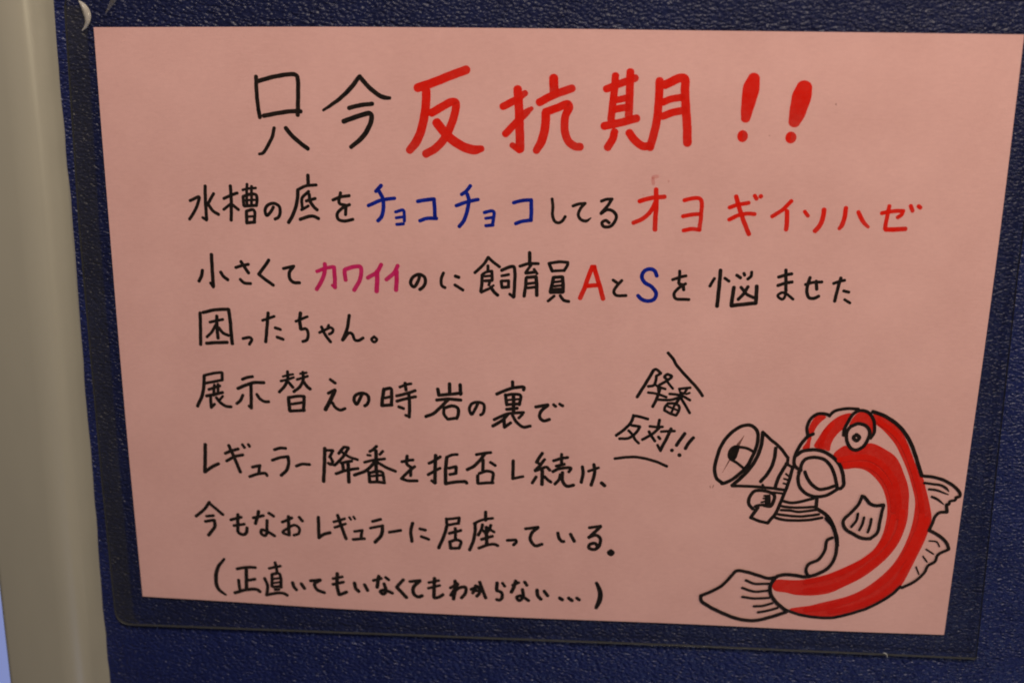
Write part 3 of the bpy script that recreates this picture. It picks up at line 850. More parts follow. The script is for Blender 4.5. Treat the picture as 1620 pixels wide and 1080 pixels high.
S -112.69,-47.51,1.04 -109.54,-45.65,1.04 -106.59,-44.87,1.04
S -106.55,-40.86,0.95 -105.76,-42.01,0.96
S -104.30,-40.73,0.95 -103.88,-41.53,0.95
G K ュ
S -103.36,-49.52,1.04 -100.41,-48.77,1.04
S -100.62,-48.99,1.04 -101.03,-51.48,1.04
S -104.55,-53.29,1.05 -101.37,-52.12,1.04 -98.64,-51.80,1.04 -98.10,-52.60,1.04
G K ラ
S -94.86,-42.39,1.03 -92.71,-41.69,1.03 -90.71,-41.69,1.03
S -95.84,-46.53,1.04 -92.89,-45.38,1.04 -89.97,-44.85,1.03
S -89.98,-44.93,1.11 -89.92,-47.72,1.12 -90.81,-50.23,1.12 -92.84,-52.30,1.12
G K ー
S -87.17,-48.43,1.04 -84.90,-47.59,1.04 -82.20,-47.64,1.03
G K 降
S -76.45,-41.11,1.18 -76.80,-47.17,1.19 -77.37,-53.99,1.20
S -76.40,-41.84,0.95 -73.61,-41.81,0.95
S -73.54,-41.93,1.03 -74.78,-44.43,1.03
S -74.59,-44.42,1.03 -73.77,-46.23,1.03 -74.50,-47.28,1.03 -75.33,-46.78,1.03
S -69.47,-40.34,1.02 -70.47,-41.60,1.03 -71.47,-42.86,1.03
S -69.28,-40.33,0.95 -67.83,-40.48,0.94
S -67.84,-40.68,1.02 -70.18,-44.44,1.03 -72.97,-47.42,1.03
S -70.30,-42.20,0.95 -67.87,-43.94,0.95 -64.66,-45.03,0.95
S -74.11,-47.26,0.79 -72.98,-47.63,0.79
S -70.64,-46.59,1.03 -68.70,-46.02,1.03 -66.78,-45.61,1.03
S -70.09,-47.30,1.11 -69.96,-49.35,1.11
S -72.70,-50.78,1.04 -68.81,-49.30,1.03 -64.57,-48.38,1.03
S -68.14,-46.40,1.19 -68.10,-50.91,1.19 -68.12,-53.88,1.20
G K 番
S -57.61,-39.54,1.02 -59.01,-40.93,1.02 -60.17,-41.67,1.02
S -61.05,-43.09,0.87 -59.91,-43.20,0.87
S -55.41,-41.39,0.94 -56.58,-42.66,0.94
S -62.20,-45.95,0.95 -59.12,-45.00,0.95 -54.83,-44.30,0.95
S -57.88,-41.29,1.18 -58.09,-49.67,1.19
S -58.37,-45.59,1.11 -61.52,-48.99,1.11 -65.99,-51.03,1.11
S -57.42,-45.75,1.03 -54.60,-47.47,1.03 -51.01,-48.96,1.03
S -60.70,-49.78,1.11 -60.49,-53.47,1.12
S -60.40,-49.97,1.03 -57.70,-49.16,1.03 -55.80,-49.57,1.03 -55.45,-51.20,1.03 -55.20,-53.58,1.03
S -59.67,-51.17,0.87 -55.82,-50.60,0.87
S -57.71,-49.65,0.95 -57.80,-52.95,0.95
S -60.50,-53.56,1.04 -58.19,-53.37,1.03 -55.05,-53.57,1.03
G K を
S -48.65,-45.18,1.02 -46.55,-44.61,1.02 -44.57,-44.28,1.02
S -46.71,-42.86,1.10 -46.88,-45.92,1.10 -45.45,-47.09,1.10
S -44.08,-46.83,1.02 -46.24,-48.76,1.03 -48.97,-51.74,1.03
S -45.46,-47.70,1.03 -45.59,-50.45,1.03
S -48.89,-51.74,1.03 -46.69,-52.39,1.03 -43.25,-52.32,1.03
G K 拒
S -38.90,-45.39,1.02 -36.69,-44.08,1.02 -34.78,-42.66,1.02
S -36.48,-42.16,1.17 -36.73,-47.54,1.18 -36.79,-52.86,1.19
S -36.79,-52.95,1.03 -37.99,-52.01,1.03
S -39.22,-49.77,1.03 -37.11,-48.37,1.02 -34.90,-47.05,1.02
S -32.52,-42.69,0.94 -30.62,-41.80,0.94 -28.66,-41.52,0.94
S -32.44,-42.68,1.17 -32.93,-47.38,1.18 -32.98,-52.91,1.19
S -31.79,-46.92,1.02 -29.14,-46.20,1.02
S -29.14,-46.40,1.10 -29.23,-48.65,1.10
S -31.43,-49.36,1.02 -29.16,-48.77,1.02
S -32.98,-53.03,1.11 -30.70,-52.40,1.11 -27.66,-51.98,1.10 -25.76,-51.90,1.10 -25.39,-52.45,1.10
G K 否
S -21.89,-41.32,1.01 -19.33,-40.73,1.01 -16.71,-40.30,1.01
S -18.77,-40.79,1.09 -20.46,-43.20,1.09 -22.72,-45.73,1.10 -25.18,-47.25,1.10
S -19.52,-43.16,1.09 -19.52,-47.83,1.10
S -16.89,-44.06,1.01 -15.12,-45.21,1.02
S -21.41,-49.34,1.10 -21.41,-52.20,1.10
S -20.84,-48.50,1.02 -18.20,-47.49,1.02 -15.94,-48.09,1.02 -16.01,-49.92,1.02 -16.30,-51.98,1.02
S -21.22,-52.40,1.02 -18.57,-52.08,1.02 -15.92,-51.88,1.02
G K し
S -8.75,-43.12,1.09 -8.80,-46.36,1.09 -8.84,-50.03,1.10
S -8.84,-50.03,0.94 -6.89,-49.45,0.94 -5.21,-49.06,0.94
G K 続
S 1.52,-39.80,1.08 0.51,-41.53,1.09 -0.51,-43.38,1.09
S 2.38,-42.17,1.01 0.55,-44.75,1.01 -0.92,-46.52,1.01
S -0.40,-43.18,1.01 1.11,-44.33,1.01
S -0.92,-46.68,1.01 1.68,-45.52,1.01 3.17,-45.05,1.01 4.24,-46.22,1.01
S 1.62,-46.33,1.17 1.59,-51.82,1.17
S -0.51,-48.94,1.02 -1.91,-51.36,1.02
S 2.48,-48.73,1.01 3.82,-50.09,1.02 4.76,-50.75,1.02
S 5.56,-42.53,1.01 7.96,-41.62,1.01 10.55,-41.03,1.00
S 8.37,-39.92,1.00 8.36,-43.22,1.01
S 6.52,-44.50,1.01 9.42,-43.66,1.01
S 5.37,-46.66,1.01 7.66,-45.47,1.01 11.76,-45.09,1.01 11.04,-46.54,1.01
S 8.08,-47.68,1.01 7.55,-49.73,1.01 6.20,-51.42,1.02
S 8.81,-46.83,1.09 8.87,-50.08,1.09 10.41,-52.05,1.09 12.83,-51.54,1.09
G K け
S 15.76,-44.44,1.08 16.07,-46.53,1.09 15.53,-50.40,1.09
S 17.92,-46.04,0.93 21.49,-44.52,0.93
S 19.82,-43.34,1.08 20.16,-46.35,1.09 19.07,-51.35,1.09
G K 、
S 22.69,-50.30,1.17 23.77,-51.31,1.17
L 7
G K 今
S -120.18,-64.10,1.06 -122.28,-67.07,1.07 -125.57,-69.98,1.07
S -120.14,-64.65,1.06 -117.91,-66.66,1.06 -115.49,-68.88,1.07
S -121.67,-69.80,0.99 -118.96,-69.46,0.99
S -122.22,-71.95,1.07 -119.00,-71.25,1.07
S -118.81,-71.37,1.15 -118.77,-73.72,1.15 -121.40,-77.48,1.16
G K も
S -109.83,-68.62,1.15 -110.09,-72.89,1.15 -109.99,-75.87,1.15 -108.26,-76.65,1.15 -107.02,-75.73,1.15 -106.71,-73.80,1.15
S -112.57,-70.87,1.07 -110.24,-70.13,1.07 -108.63,-69.63,1.06
S -111.61,-73.17,0.99 -107.61,-72.35,0.99
G K な
S -104.11,-69.72,1.06 -100.31,-68.61,1.06
S -101.99,-67.00,1.14 -102.50,-69.14,1.14 -103.45,-71.94,1.15
S -98.22,-67.50,1.06 -96.47,-68.69,1.06
S -99.04,-70.46,1.06 -99.23,-74.09,1.07 -99.10,-75.36,1.07
S -99.18,-75.36,1.07 -100.16,-76.69,1.07 -101.49,-75.90,1.07 -101.22,-74.39,1.07 -99.27,-74.94,1.07 -96.48,-76.61,1.07
G K お
S -93.37,-70.92,1.06 -89.75,-69.06,1.06
S -90.98,-68.53,1.14 -91.07,-72.01,1.14 -91.06,-76.05,1.15
S -91.26,-76.06,0.98 -93.37,-75.09,0.98 -91.12,-73.07,0.98 -88.71,-71.90,0.98 -87.19,-73.10,0.98 -87.48,-75.24,0.98 -89.29,-75.97,0.98
S -86.99,-68.64,1.06 -85.81,-70.15,1.06
G K レ
S -79.87,-68.31,1.14 -79.93,-72.76,1.14 -79.97,-76.59,1.15
S -79.96,-76.51,1.15 -77.87,-75.00,1.14 -75.69,-74.35,1.14
G K ギ
S -72.70,-67.14,1.13 -71.49,-71.52,1.14 -69.90,-76.54,1.14
S -74.24,-69.96,0.97 -70.14,-68.50,0.97
S -73.93,-72.14,0.98 -69.90,-70.52,0.97
S -68.45,-67.79,0.81 -67.82,-68.73,0.81
S -66.89,-67.51,0.81 -66.33,-68.41,0.81
G K ュ
S -66.68,-73.42,0.98 -63.74,-72.85,0.98
S -63.95,-73.08,1.06 -64.31,-76.06,1.06
S -67.29,-76.67,1.06 -63.06,-76.13,1.06
G K ラ
S -59.95,-69.09,1.05 -56.83,-68.10,1.05
S -60.80,-71.79,0.97 -56.11,-70.60,0.97
S -56.39,-70.82,1.21 -56.36,-72.93,1.22 -57.19,-75.09,1.22 -59.20,-77.40,1.22
G K ー
S -53.84,-73.15,1.05 -49.56,-72.19,1.05
G K に
S -45.13,-69.03,1.13 -45.88,-72.02,1.13 -45.57,-76.45,1.14
S -42.58,-71.23,1.05 -40.54,-71.68,1.05
S -42.13,-74.29,1.05 -39.36,-75.31,1.05
G K 居
S -32.79,-66.79,1.04 -32.73,-68.88,1.04
S -32.72,-66.99,0.96 -30.41,-66.60,0.96 -28.11,-66.16,0.96
S -28.11,-66.36,1.04 -28.43,-68.47,1.04
S -32.35,-69.28,0.96 -28.43,-68.35,0.96
S -32.55,-69.29,1.13 -33.74,-73.56,1.13 -35.72,-78.53,1.14
S -31.80,-72.54,1.05 -27.56,-71.16,1.05
S -29.60,-70.42,1.05 -29.51,-75.05,1.05
S -31.63,-75.79,1.13 -31.34,-78.32,1.14
S -31.44,-75.78,1.05 -29.32,-75.04,1.05 -27.58,-75.59,1.05 -28.18,-78.17,1.05
S -31.46,-78.45,1.05 -28.18,-78.29,1.05
G K 座
S -18.56,-63.43,1.11 -18.55,-66.76,1.12
S -22.76,-68.21,0.96 -19.70,-66.61,0.96 -15.96,-65.81,0.96
S -22.38,-68.40,1.12 -22.38,-71.34,1.12 -23.16,-75.59,1.13 -24.40,-78.83,1.13
S -19.70,-68.49,1.04 -20.08,-70.39,1.04 -21.23,-72.76,1.05
S -19.89,-70.38,0.88 -18.93,-71.60,0.88
S -16.64,-68.56,1.04 -17.21,-70.26,1.04 -18.55,-72.21,1.04
S -16.83,-70.45,0.96 -15.41,-71.22,0.96
S -18.24,-69.47,1.20 -18.16,-76.20,1.21
S -20.08,-74.39,1.05 -16.05,-72.94,1.04
S -21.04,-77.95,1.05 -18.16,-76.63,1.05 -15.47,-76.07,1.05 -14.12,-76.64,1.05
G K っ
S -10.69,-74.37,1.04 -7.63,-74.01,1.04
S -7.63,-74.10,1.04 -7.35,-74.84,1.04 -8.38,-76.07,1.05
G K て
S -4.12,-69.44,1.04 0.43,-68.60,1.04
S 0.32,-68.81,1.12 -1.93,-71.22,1.12 -2.28,-73.76,1.12 -0.53,-75.99,1.12 1.94,-75.33,1.12
G K い
S 7.57,-70.57,1.12 8.18,-72.84,1.12 9.15,-73.84,1.12 9.80,-73.81,1.12
S 12.12,-70.77,1.11 13.59,-73.63,1.12
G K る
S 18.87,-67.95,1.03 22.88,-67.14,1.03
S 22.81,-67.35,1.11 18.78,-71.84,1.11
S 18.78,-71.71,1.11 21.40,-70.75,1.11 22.87,-72.14,1.11 22.47,-75.10,1.12 20.80,-76.53,1.12 18.89,-75.90,1.12 19.23,-74.50,1.12 21.11,-74.11,1.12 22.10,-75.54,1.12
G K 。
S 26.80,-76.66,1.12 27.65,-77.37,1.12 26.85,-78.25,1.12 25.99,-77.45,1.12 26.80,-76.66,1.12
L 8
G K (
S -116.12,-87.03,0.92 -118.67,-90.56,1.26 -119.76,-94.99,1.35 -119.24,-99.37,1.27 -116.50,-101.88,0.85
G K 正
S -111.49,-90.85,1.09 -107.84,-90.02,1.09 -104.45,-89.94,1.08
S -107.93,-90.24,1.25 -108.37,-99.25,1.26
S -107.96,-95.49,1.09 -104.91,-94.77,1.09
S -111.16,-95.43,1.09 -110.90,-99.82,1.10
S -112.89,-100.90,1.18 -108.38,-99.34,1.18 -104.35,-99.05,1.18 -103.27,-99.87,1.18
G K 直
S -99.27,-90.03,1.00 -94.96,-88.86,1.00
S -96.88,-87.52,1.08 -96.35,-91.19,1.08
S -98.33,-92.60,1.09 -98.58,-97.43,1.09
S -98.20,-92.37,1.09 -95.59,-92.02,1.08 -95.08,-93.75,1.09 -95.15,-97.69,1.09
S -97.90,-94.32,0.84 -95.08,-93.83,0.84
S -97.99,-96.08,0.84 -95.04,-95.41,0.84
S -98.27,-97.63,1.01 -95.13,-97.25,1.01
S -97.53,-98.78,0.92 -95.92,-98.61,0.92
S -101.21,-94.27,1.09 -100.24,-97.08,1.09 -100.64,-100.84,1.10
S -100.86,-101.16,1.10 -97.20,-100.22,1.09 -94.39,-100.08,1.09 -92.91,-100.88,1.09
G K い
S -90.66,-95.49,1.17 -90.26,-97.22,1.17 -89.32,-98.36,1.17
S -87.41,-95.76,1.17 -86.30,-97.68,1.17
G K て
S -83.85,-94.40,1.17 -80.18,-93.87,1.17
S -80.18,-93.95,1.17 -82.44,-95.73,1.17 -81.34,-98.08,1.17 -78.79,-99.05,1.17
G K も
S -73.65,-90.84,1.24 -73.92,-96.17,1.25 -73.25,-99.55,1.25
S -73.05,-99.63,1.17 -70.43,-98.40,1.17
S -75.39,-93.10,1.00 -71.80,-92.13,1.00
S -75.48,-95.46,1.08 -71.48,-94.30,1.08
G K い
S -67.34,-94.52,1.25 -66.89,-96.68,1.25 -65.85,-97.86,1.25
S -63.60,-94.99,1.16 -62.48,-97.33,1.17
G K な
S -60.19,-93.07,1.08 -57.21,-92.05,1.08
S -58.18,-91.23,1.24 -58.88,-95.84,1.25
S -55.63,-91.54,1.07 -54.47,-92.56,1.07
S -56.28,-94.18,1.16 -55.56,-96.97,1.16 -56.58,-98.56,1.16 -57.74,-97.52,1.16 -56.15,-96.79,1.16 -53.22,-97.95,1.16
G K く
S -49.05,-92.20,1.16 -51.59,-95.37,1.16
S -51.47,-95.46,1.24 -48.00,-99.43,1.25
G K て
S -46.63,-92.82,1.07 -42.78,-92.19,1.07
S -42.90,-92.41,1.24 -45.29,-95.14,1.24 -45.14,-97.97,1.24 -43.59,-98.98,1.24 -42.09,-98.46,1.24
G K も
S -37.41,-91.05,1.23 -37.65,-95.62,1.24 -37.69,-98.89,1.24
S -37.50,-99.10,1.16 -36.12,-98.81,1.16 -34.35,-97.62,1.16
S -39.58,-92.89,0.99 -35.85,-91.84,0.99
S -39.80,-95.21,0.99 -35.48,-93.86,0.99
G K わ
S -29.81,-91.75,1.23 -29.83,-95.22,1.24 -30.44,-99.17,1.24
S -31.58,-94.65,1.07 -28.84,-92.78,1.07
S -28.84,-93.00,1.15 -31.41,-97.69,1.16
S -31.21,-97.46,1.16 -28.26,-94.48,1.15 -26.00,-94.15,1.15 -25.93,-96.32,1.15 -27.50,-98.58,1.16
G K か
S -23.90,-94.91,1.15 -22.54,-94.18,1.15 -21.37,-93.63,1.15 -20.67,-94.89,1.15 -20.94,-96.50,1.15 -21.82,-97.56,1.15
S -22.15,-93.29,1.15 -22.28,-94.54,1.15 -23.27,-96.33,1.15
S -22.54,-94.41,1.10 -21.82,-95.38,1.10
S -20.73,-91.72,1.15 -19.69,-94.84,1.15 -18.52,-98.11,1.15
G K ら
S -14.33,-91.74,1.23 -14.44,-94.42,1.23
S -14.44,-94.86,1.15 -12.69,-95.63,1.15 -12.48,-97.80,1.15 -13.45,-98.72,1.15 -14.42,-98.55,1.15
S -12.32,-91.72,1.06 -11.46,-92.97,1.06
G K な
S -8.63,-92.40,0.98 -6.32,-91.20,0.98
S -7.49,-90.61,1.22 -8.05,-92.80,1.23 -9.00,-95.23,1.23
S -4.20,-90.88,1.14 -3.34,-92.13,1.14
S -4.94,-93.94,1.15 -4.72,-96.96,1.15 -6.06,-98.55,1.15 -7.04,-97.30,1.15 -5.69,-96.57,1.15 -2.64,-98.37,1.15
G K い
S 0.40,-93.88,1.23 0.70,-96.24,1.23 1.88,-97.57,1.23
S 2.99,-94.18,1.14 4.29,-96.06,1.15
G K …
S 8.71,-96.69,1.23 9.73,-97.42,1.23
S 12.03,-96.61,1.23 13.28,-97.54,1.23
S 14.99,-96.45,1.14 15.90,-97.18,1.14
G K )
S 22.01,-89.97,1.13 23.15,-92.49,1.46 23.55,-95.49,1.63 22.93,-98.11,1.55 22.14,-100.11,1.14
L 9
G K shout_mark
S 43.91,-1.18,0.88 45.62,-3.10,0.88 46.92,-5.33,0.89 49.70,-8.54,0.89 53.23,-12.24,0.89 54.76,-13.98,0.89 56.37,-16.28,0.89
G K 降
S 39.25,-7.63,0.94 37.80,-10.49,0.94 36.01,-13.88,0.95 34.03,-17.51,0.95
S 39.24,-7.50,0.84 40.07,-7.22,0.84 41.80,-8.56,0.84
S 41.81,-8.69,0.79 40.29,-9.63,0.79
S 40.29,-9.63,0.84 40.23,-11.17,0.84 39.59,-12.99,0.84 37.68,-13.52,0.85
S 43.97,-8.87,0.84 43.05,-9.79,0.84 44.06,-10.78,0.84
S 44.21,-8.86,0.84 45.56,-9.57,0.84 43.84,-11.30,0.84 41.50,-12.79,0.84
S 44.09,-11.54,0.74 45.11,-12.79,0.74 46.13,-14.03,0.74
S 40.06,-12.84,0.74 41.78,-13.68,0.75 43.61,-14.25,0.75
S 41.18,-13.70,0.89 41.37,-15.23,0.90
S 37.77,-15.75,0.75 40.44,-16.04,0.75 44.10,-17.20,0.75
S 41.79,-13.93,0.89 40.97,-17.31,0.90 39.55,-20.86,0.90
G K 番
S 52.10,-13.51,0.79 49.95,-13.77,0.79 48.29,-14.08,0.79
S 48.28,-13.96,0.64 48.85,-15.73,0.65
S 50.93,-14.12,0.74 50.05,-15.69,0.75
S 51.95,-15.36,0.65 50.78,-15.87,0.65
S 45.13,-16.00,0.80 47.67,-16.16,0.80 49.86,-16.73,0.80 52.21,-18.06,0.80
S 49.32,-15.46,0.89 48.46,-17.55,0.90 47.46,-19.40,0.90
S 48.91,-17.02,0.80 45.35,-18.18,0.80 41.25,-18.20,0.80
S 49.18,-17.52,0.80 50.74,-20.05,0.80 52.32,-22.71,0.80
S 44.69,-19.50,0.80 43.78,-20.83,0.80 43.60,-22.13,0.80
S 44.69,-19.50,0.80 46.86,-19.42,0.80 48.59,-20.39,0.80 48.65,-21.68,0.80 47.78,-23.66,0.80
S 44.74,-20.53,0.65 46.46,-21.25,0.65 48.42,-21.95,0.65
S 47.11,-19.67,0.70 46.05,-22.82,0.70
S 43.72,-22.13,0.80 45.58,-23.10,0.80 47.66,-23.80,0.80
G K 反
S 32.90,-24.36,0.86 35.22,-24.79,0.86 38.05,-25.52,0.86
S 33.03,-24.62,0.91 32.38,-26.73,0.91 30.28,-29.44,0.91 27.31,-32.06,0.91
S 32.42,-28.04,0.86 35.36,-28.45,0.86
S 35.37,-28.58,0.86 34.46,-30.33,0.86 31.86,-32.80,0.86 28.45,-33.25,0.86
S 31.52,-30.05,0.81 33.05,-31.70,0.81 33.84,-33.25,0.81 35.23,-34.65,0.81
G K 対
S 42.06,-25.71,0.91 41.79,-27.94,0.91
S 38.81,-28.19,0.81 40.96,-28.37,0.81 43.26,-28.20,0.81
S 42.07,-28.72,0.86 39.61,-31.18,0.86 36.40,-33.28,0.86
S 38.60,-30.16,0.86 39.65,-31.97,0.86 40.81,-33.63,0.86
S 42.85,-30.00,0.81 45.15,-29.78,0.81 47.45,-29.61,0.81
S 46.20,-28.82,0.96 45.23,-31.48,0.96 42.90,-36.86,0.97
S 42.92,-37.25,0.81 41.78,-35.05,0.81
S 41.96,-32.00,0.86 42.55,-32.69,0.86
G K !
S 51.06,-30.41,1.01 49.66,-32.62,1.01 48.36,-34.92,1.01
S 46.88,-36.77,1.07 46.89,-36.96,1.07
G K !
S 54.04,-31.87,1.01 52.41,-34.09,1.01 51.53,-36.03,1.01
S 49.55,-38.44,1.12 49.61,-38.65,1.12
G K shout_mark
S 27.10,-40.83,0.87 30.41,-40.24,0.87 34.08,-39.93,0.87 37.78,-40.39,0.87 42.00,-41.55,0.87 45.38,-43.01,0.87
L 10
G K bell
F K 68.65,-34.02 67.24,-34.81 66.32,-36.43 66.21,-38.55 67.05,-39.71 68.75,-39.64 69.42,-38.69 69.80,-37.08 70.19,-35.48 69.87,-34.18
S 64.89,-48.48,1.13 62.83,-46.69,1.12 62.01,-42.98,1.12 62.53,-39.24,1.12 63.62,-34.96,1.11 65.80,-30.93,1.11 68.76,-27.93,1.10 71.09,-26.67,1.10 73.24,-26.46,1.10 75.24,-27.68,1.10 76.14,-29.73,1.10 76.01,-33.93,1.11 74.72,-38.20,1.11 73.02,-41.99,1.12 70.76,-44.75,1.12 67.99,-47.27,1.12 65.86,-48.44,1.13 64.78,-48.75,1.13
S 77.73,-29.02,1.15 77.68,-32.55,1.15 77.01,-36.26,1.16 75.36,-40.56,1.16 72.71,-44.66,1.17 69.97,-47.72,1.18 68.48,-49.34,1.18
S 77.71,-28.76,1.00 80.53,-31.39,1.00 83.85,-34.14,1.00 87.03,-38.09,1.01
S 87.03,-38.09,0.96 86.98,-40.08,0.96
S 86.45,-40.15,0.91 88.72,-41.46,0.91
S 82.56,-34.59,1.11 82.43,-37.89,1.11 81.71,-41.36,1.11 80.23,-44.61,1.12 78.23,-47.37,1.12
S 86.50,-40.76,1.11 85.03,-43.87,1.12 84.01,-46.58,1.12 83.50,-49.02,1.12
S 68.49,-49.45,0.97 72.51,-49.36,0.97 77.40,-49.41,0.97 82.29,-49.74,0.97 86.70,-50.22,0.97
S 78.99,-48.54,0.77 79.34,-49.33,0.77
S 86.74,-44.07,0.66 87.89,-44.95,0.66
S 86.27,-45.95,0.66 87.88,-46.42,0.66
S 86.15,-47.70,0.66 87.51,-48.04,0.66
S 70.14,-34.69,0.91 72.58,-34.99,0.91 74.82,-36.09,0.91
S 67.52,-39.43,0.86 69.79,-40.79,0.86 72.35,-42.81,0.86
G S smudge
S 69.61,-33.93,1.11 70.48,-32.32,0.65 71.44,-30.31,0.15
S 66.94,-39.85,0.51 65.97,-42.02,0.31 64.78,-44.60,0.13
S 60.80,-49.87,0.26 60.96,-50.53,0.26
S 62.01,-49.54,0.26 61.69,-50.50,0.26
G K handle
S 88.91,-41.32,1.06 88.29,-45.33,1.07 87.37,-49.38,1.07 86.39,-52.65,1.07 85.41,-55.94,1.08 84.19,-59.52,1.08 82.97,-61.34,1.08 81.75,-63.17,1.09
S 81.75,-63.17,1.04 79.01,-62.62,1.04 75.73,-61.40,1.03
S 75.73,-61.40,1.14 76.82,-59.31,1.14 77.92,-57.36,1.13
S 76.92,-56.99,0.93 78.11,-56.45,0.93 79.81,-56.24,0.93
S 76.25,-57.97,1.08 74.71,-56.14,1.08 74.75,-53.71,1.08 76.06,-51.36,1.08 77.73,-50.74,1.07 80.67,-51.02,1.07 82.67,-51.74,1.07 83.43,-52.78,1.08 83.14,-54.95,1.08 82.28,-56.62,1.08 80.06,-56.45,1.08
S 79.81,-52.73,0.61 81.75,-52.45,0.61
S 79.64,-53.76,0.62 81.33,-53.55,0.62
S 79.01,-55.27,0.62 80.44,-54.80,0.62
S 81.06,-53.16,1.79 81.23,-55.58,1.80
S 83.01,-51.32,0.77 85.82,-51.52,0.77
G K gill_lines
S 86.77,-54.52,0.97 88.75,-54.97,0.97 91.18,-54.79,0.97 93.56,-54.09,0.97 96.87,-53.00,0.97
S 86.18,-56.44,0.87 88.88,-56.73,0.87 92.54,-56.70,0.87 96.16,-56.32,0.87 97.85,-56.19,0.87
S 86.04,-57.94,0.87 88.97,-57.94,0.87 92.17,-58.34,0.87 95.31,-57.85,0.87 98.19,-57.31,0.87
S 84.49,-59.50,0.88 87.89,-59.89,0.88 92.80,-60.08,0.87 96.42,-59.56,0.87 99.29,-58.97,0.87
S 84.29,-60.93,0.93 86.79,-61.58,0.93 91.69,-61.68,0.93 96.54,-61.18,0.93 100.49,-60.19,0.92
S 98.07,-52.14,1.12 98.12,-56.45,1.13
S 98.26,-56.71,1.18 102.00,-59.25,1.18 103.92,-61.88,1.18 105.43,-65.35,1.19 106.27,-68.05,1.19 106.62,-70.79,1.19
S 91.28,-43.34,1.06 91.03,-45.75,1.07 91.95,-48.92,1.07 94.31,-51.23,1.07 97.05,-52.18,1.07 100.18,-51.96,1.07 102.52,-50.87,1.07 104.67,-49.17,1.07
S 93.19,-43.00,1.06 94.35,-45.61,1.06 96.49,-48.18,1.07 98.77,-49.42,1.07 101.15,-48.97,1.07 103.83,-47.87,1.06
L 11
G K lips
S 91.70,-42.53,1.06 91.78,-40.41,1.06 93.06,-38.24,1.06 95.40,-37.48,1.05 98.30,-37.68,1.05 100.31,-38.73,1.05 102.18,-41.03,1.06 103.36,-43.63,1.06 104.37,-47.04,1.06 104.77,-48.89,1.06
S 89.72,-37.06,1.11 91.64,-35.40,1.10 94.70,-34.67,1.10 98.07,-34.88,1.10 101.57,-36.57,1.10 104.44,-39.35,1.10 105.88,-42.20,1.11 106.73,-45.88,1.11 106.84,-47.20,1.11 105.96,-48.71,1.12 104.77,-48.89,1.12
S 91.68,-42.26,1.11 91.04,-43.35,1.11
G K head_outline
S 93.09,-29.32,1.00 92.65,-26.22,0.99 93.79,-23.07,0.99 95.57,-21.53,0.99 97.44,-21.18,0.99 99.24,-21.50,0.99 99.99,-21.93,0.99
S 99.87,-21.86,0.94 101.16,-20.34,0.94 103.45,-19.41,0.93 106.48,-18.99,0.93 109.33,-19.09,0.93
S 94.95,-28.73,1.05 93.13,-29.84,1.05 91.18,-32.53,1.05 89.74,-35.74,1.05 89.17,-38.66,1.06 89.66,-41.02,1.06 91.82,-42.52,1.06
G K eye
F R 93.38,-29.25 93.55,-25.54 95.17,-22.57 97.23,-21.60 98.90,-22.42 97.11,-24.43 95.68,-26.62 94.95,-28.79 94.23,-29.60
F R 94.50,-29.79 94.29,-31.76 93.90,-34.60 91.62,-34.42 92.71,-32.21 93.62,-30.02
F R 107.11,-20.68 103.64,-21.66 100.97,-23.70 98.70,-26.50 96.85,-30.09 95.51,-33.47 96.81,-34.09 99.36,-34.50 100.91,-35.02 101.33,-32.26 102.52,-29.47 104.46,-27.06 105.65,-26.43 106.35,-24.27 107.87,-21.31
F R 106.81,-25.41 107.64,-22.67 109.23,-20.68 111.30,-20.02 113.15,-20.92 114.77,-23.17 115.45,-25.85 115.28,-28.58 114.32,-29.00 113.49,-26.51 111.74,-24.83 109.57,-24.45 107.50,-25.19
F R 102.38,-36.34 103.99,-34.11 106.37,-32.64 107.56,-33.97 109.74,-34.35 111.85,-33.99 113.77,-31.56 115.92,-31.67 119.66,-33.47 123.08,-35.69 125.13,-38.36 126.94,-42.23 128.59,-46.13 129.53,-50.08 129.75,-54.08 129.92,-59.33 129.15,-64.24 127.79,-68.81 125.00,-73.89 121.05,-78.66 116.30,-83.08 110.70,-86.73 105.38,-89.75 99.88,-90.97 96.16,-91.16 93.15,-91.02 90.11,-90.32 86.71,-89.95 85.54,-89.29 85.08,-88.04 85.85,-85.67 87.12,-85.18 90.85,-85.20 94.57,-85.02 98.23,-84.20 103.66,-82.45 108.28,-80.13 112.14,-77.85 114.93,-76.05 118.34,-73.18 120.56,-69.57 121.99,-65.40 122.61,-60.47 122.66,-57.23 122.20,-53.62 120.38,-48.48 118.28,-45.38 115.52,-42.71 113.25,-41.42 110.33,-40.95 106.06,-41.45 104.82,-39.60
F R 114.51,-20.29 117.08,-21.34 120.42,-22.95 123.89,-25.91 126.83,-30.45 128.63,-34.28 130.49,-38.53 132.32,-42.40 133.51,-43.53 135.04,-47.84 136.35,-51.78 137.49,-55.75 137.91,-57.34 138.12,-60.98 137.52,-63.85 136.51,-67.99 134.57,-73.84 132.61,-79.75 130.20,-85.73 127.63,-88.81 124.14,-91.78 118.88,-95.12 113.48,-97.29 106.17,-99.31 100.54,-99.35 96.73,-98.61 93.70,-98.34 91.90,-96.89 95.39,-95.81 99.08,-95.06 102.72,-93.80 108.17,-92.02 111.78,-90.69 116.03,-88.35 121.52,-83.65 126.13,-77.99 128.88,-72.47 130.80,-66.21 131.71,-60.87 131.94,-56.81 131.74,-52.39 129.84,-46.08 127.89,-41.00 125.21,-35.60 123.05,-31.77 120.23,-28.38 117.50,-25.77 115.98,-24.67 114.98,-22.39
S 105.21,-28.84,0.99 105.27,-26.77,0.99 106.42,-23.62,0.99 107.83,-20.86,0.98 109.62,-19.69,0.98 111.50,-19.62,0.98 113.49,-20.77,0.98 114.88,-23.04,0.98 115.40,-25.59,0.99 115.36,-27.67,0.99 114.42,-29.52,0.99
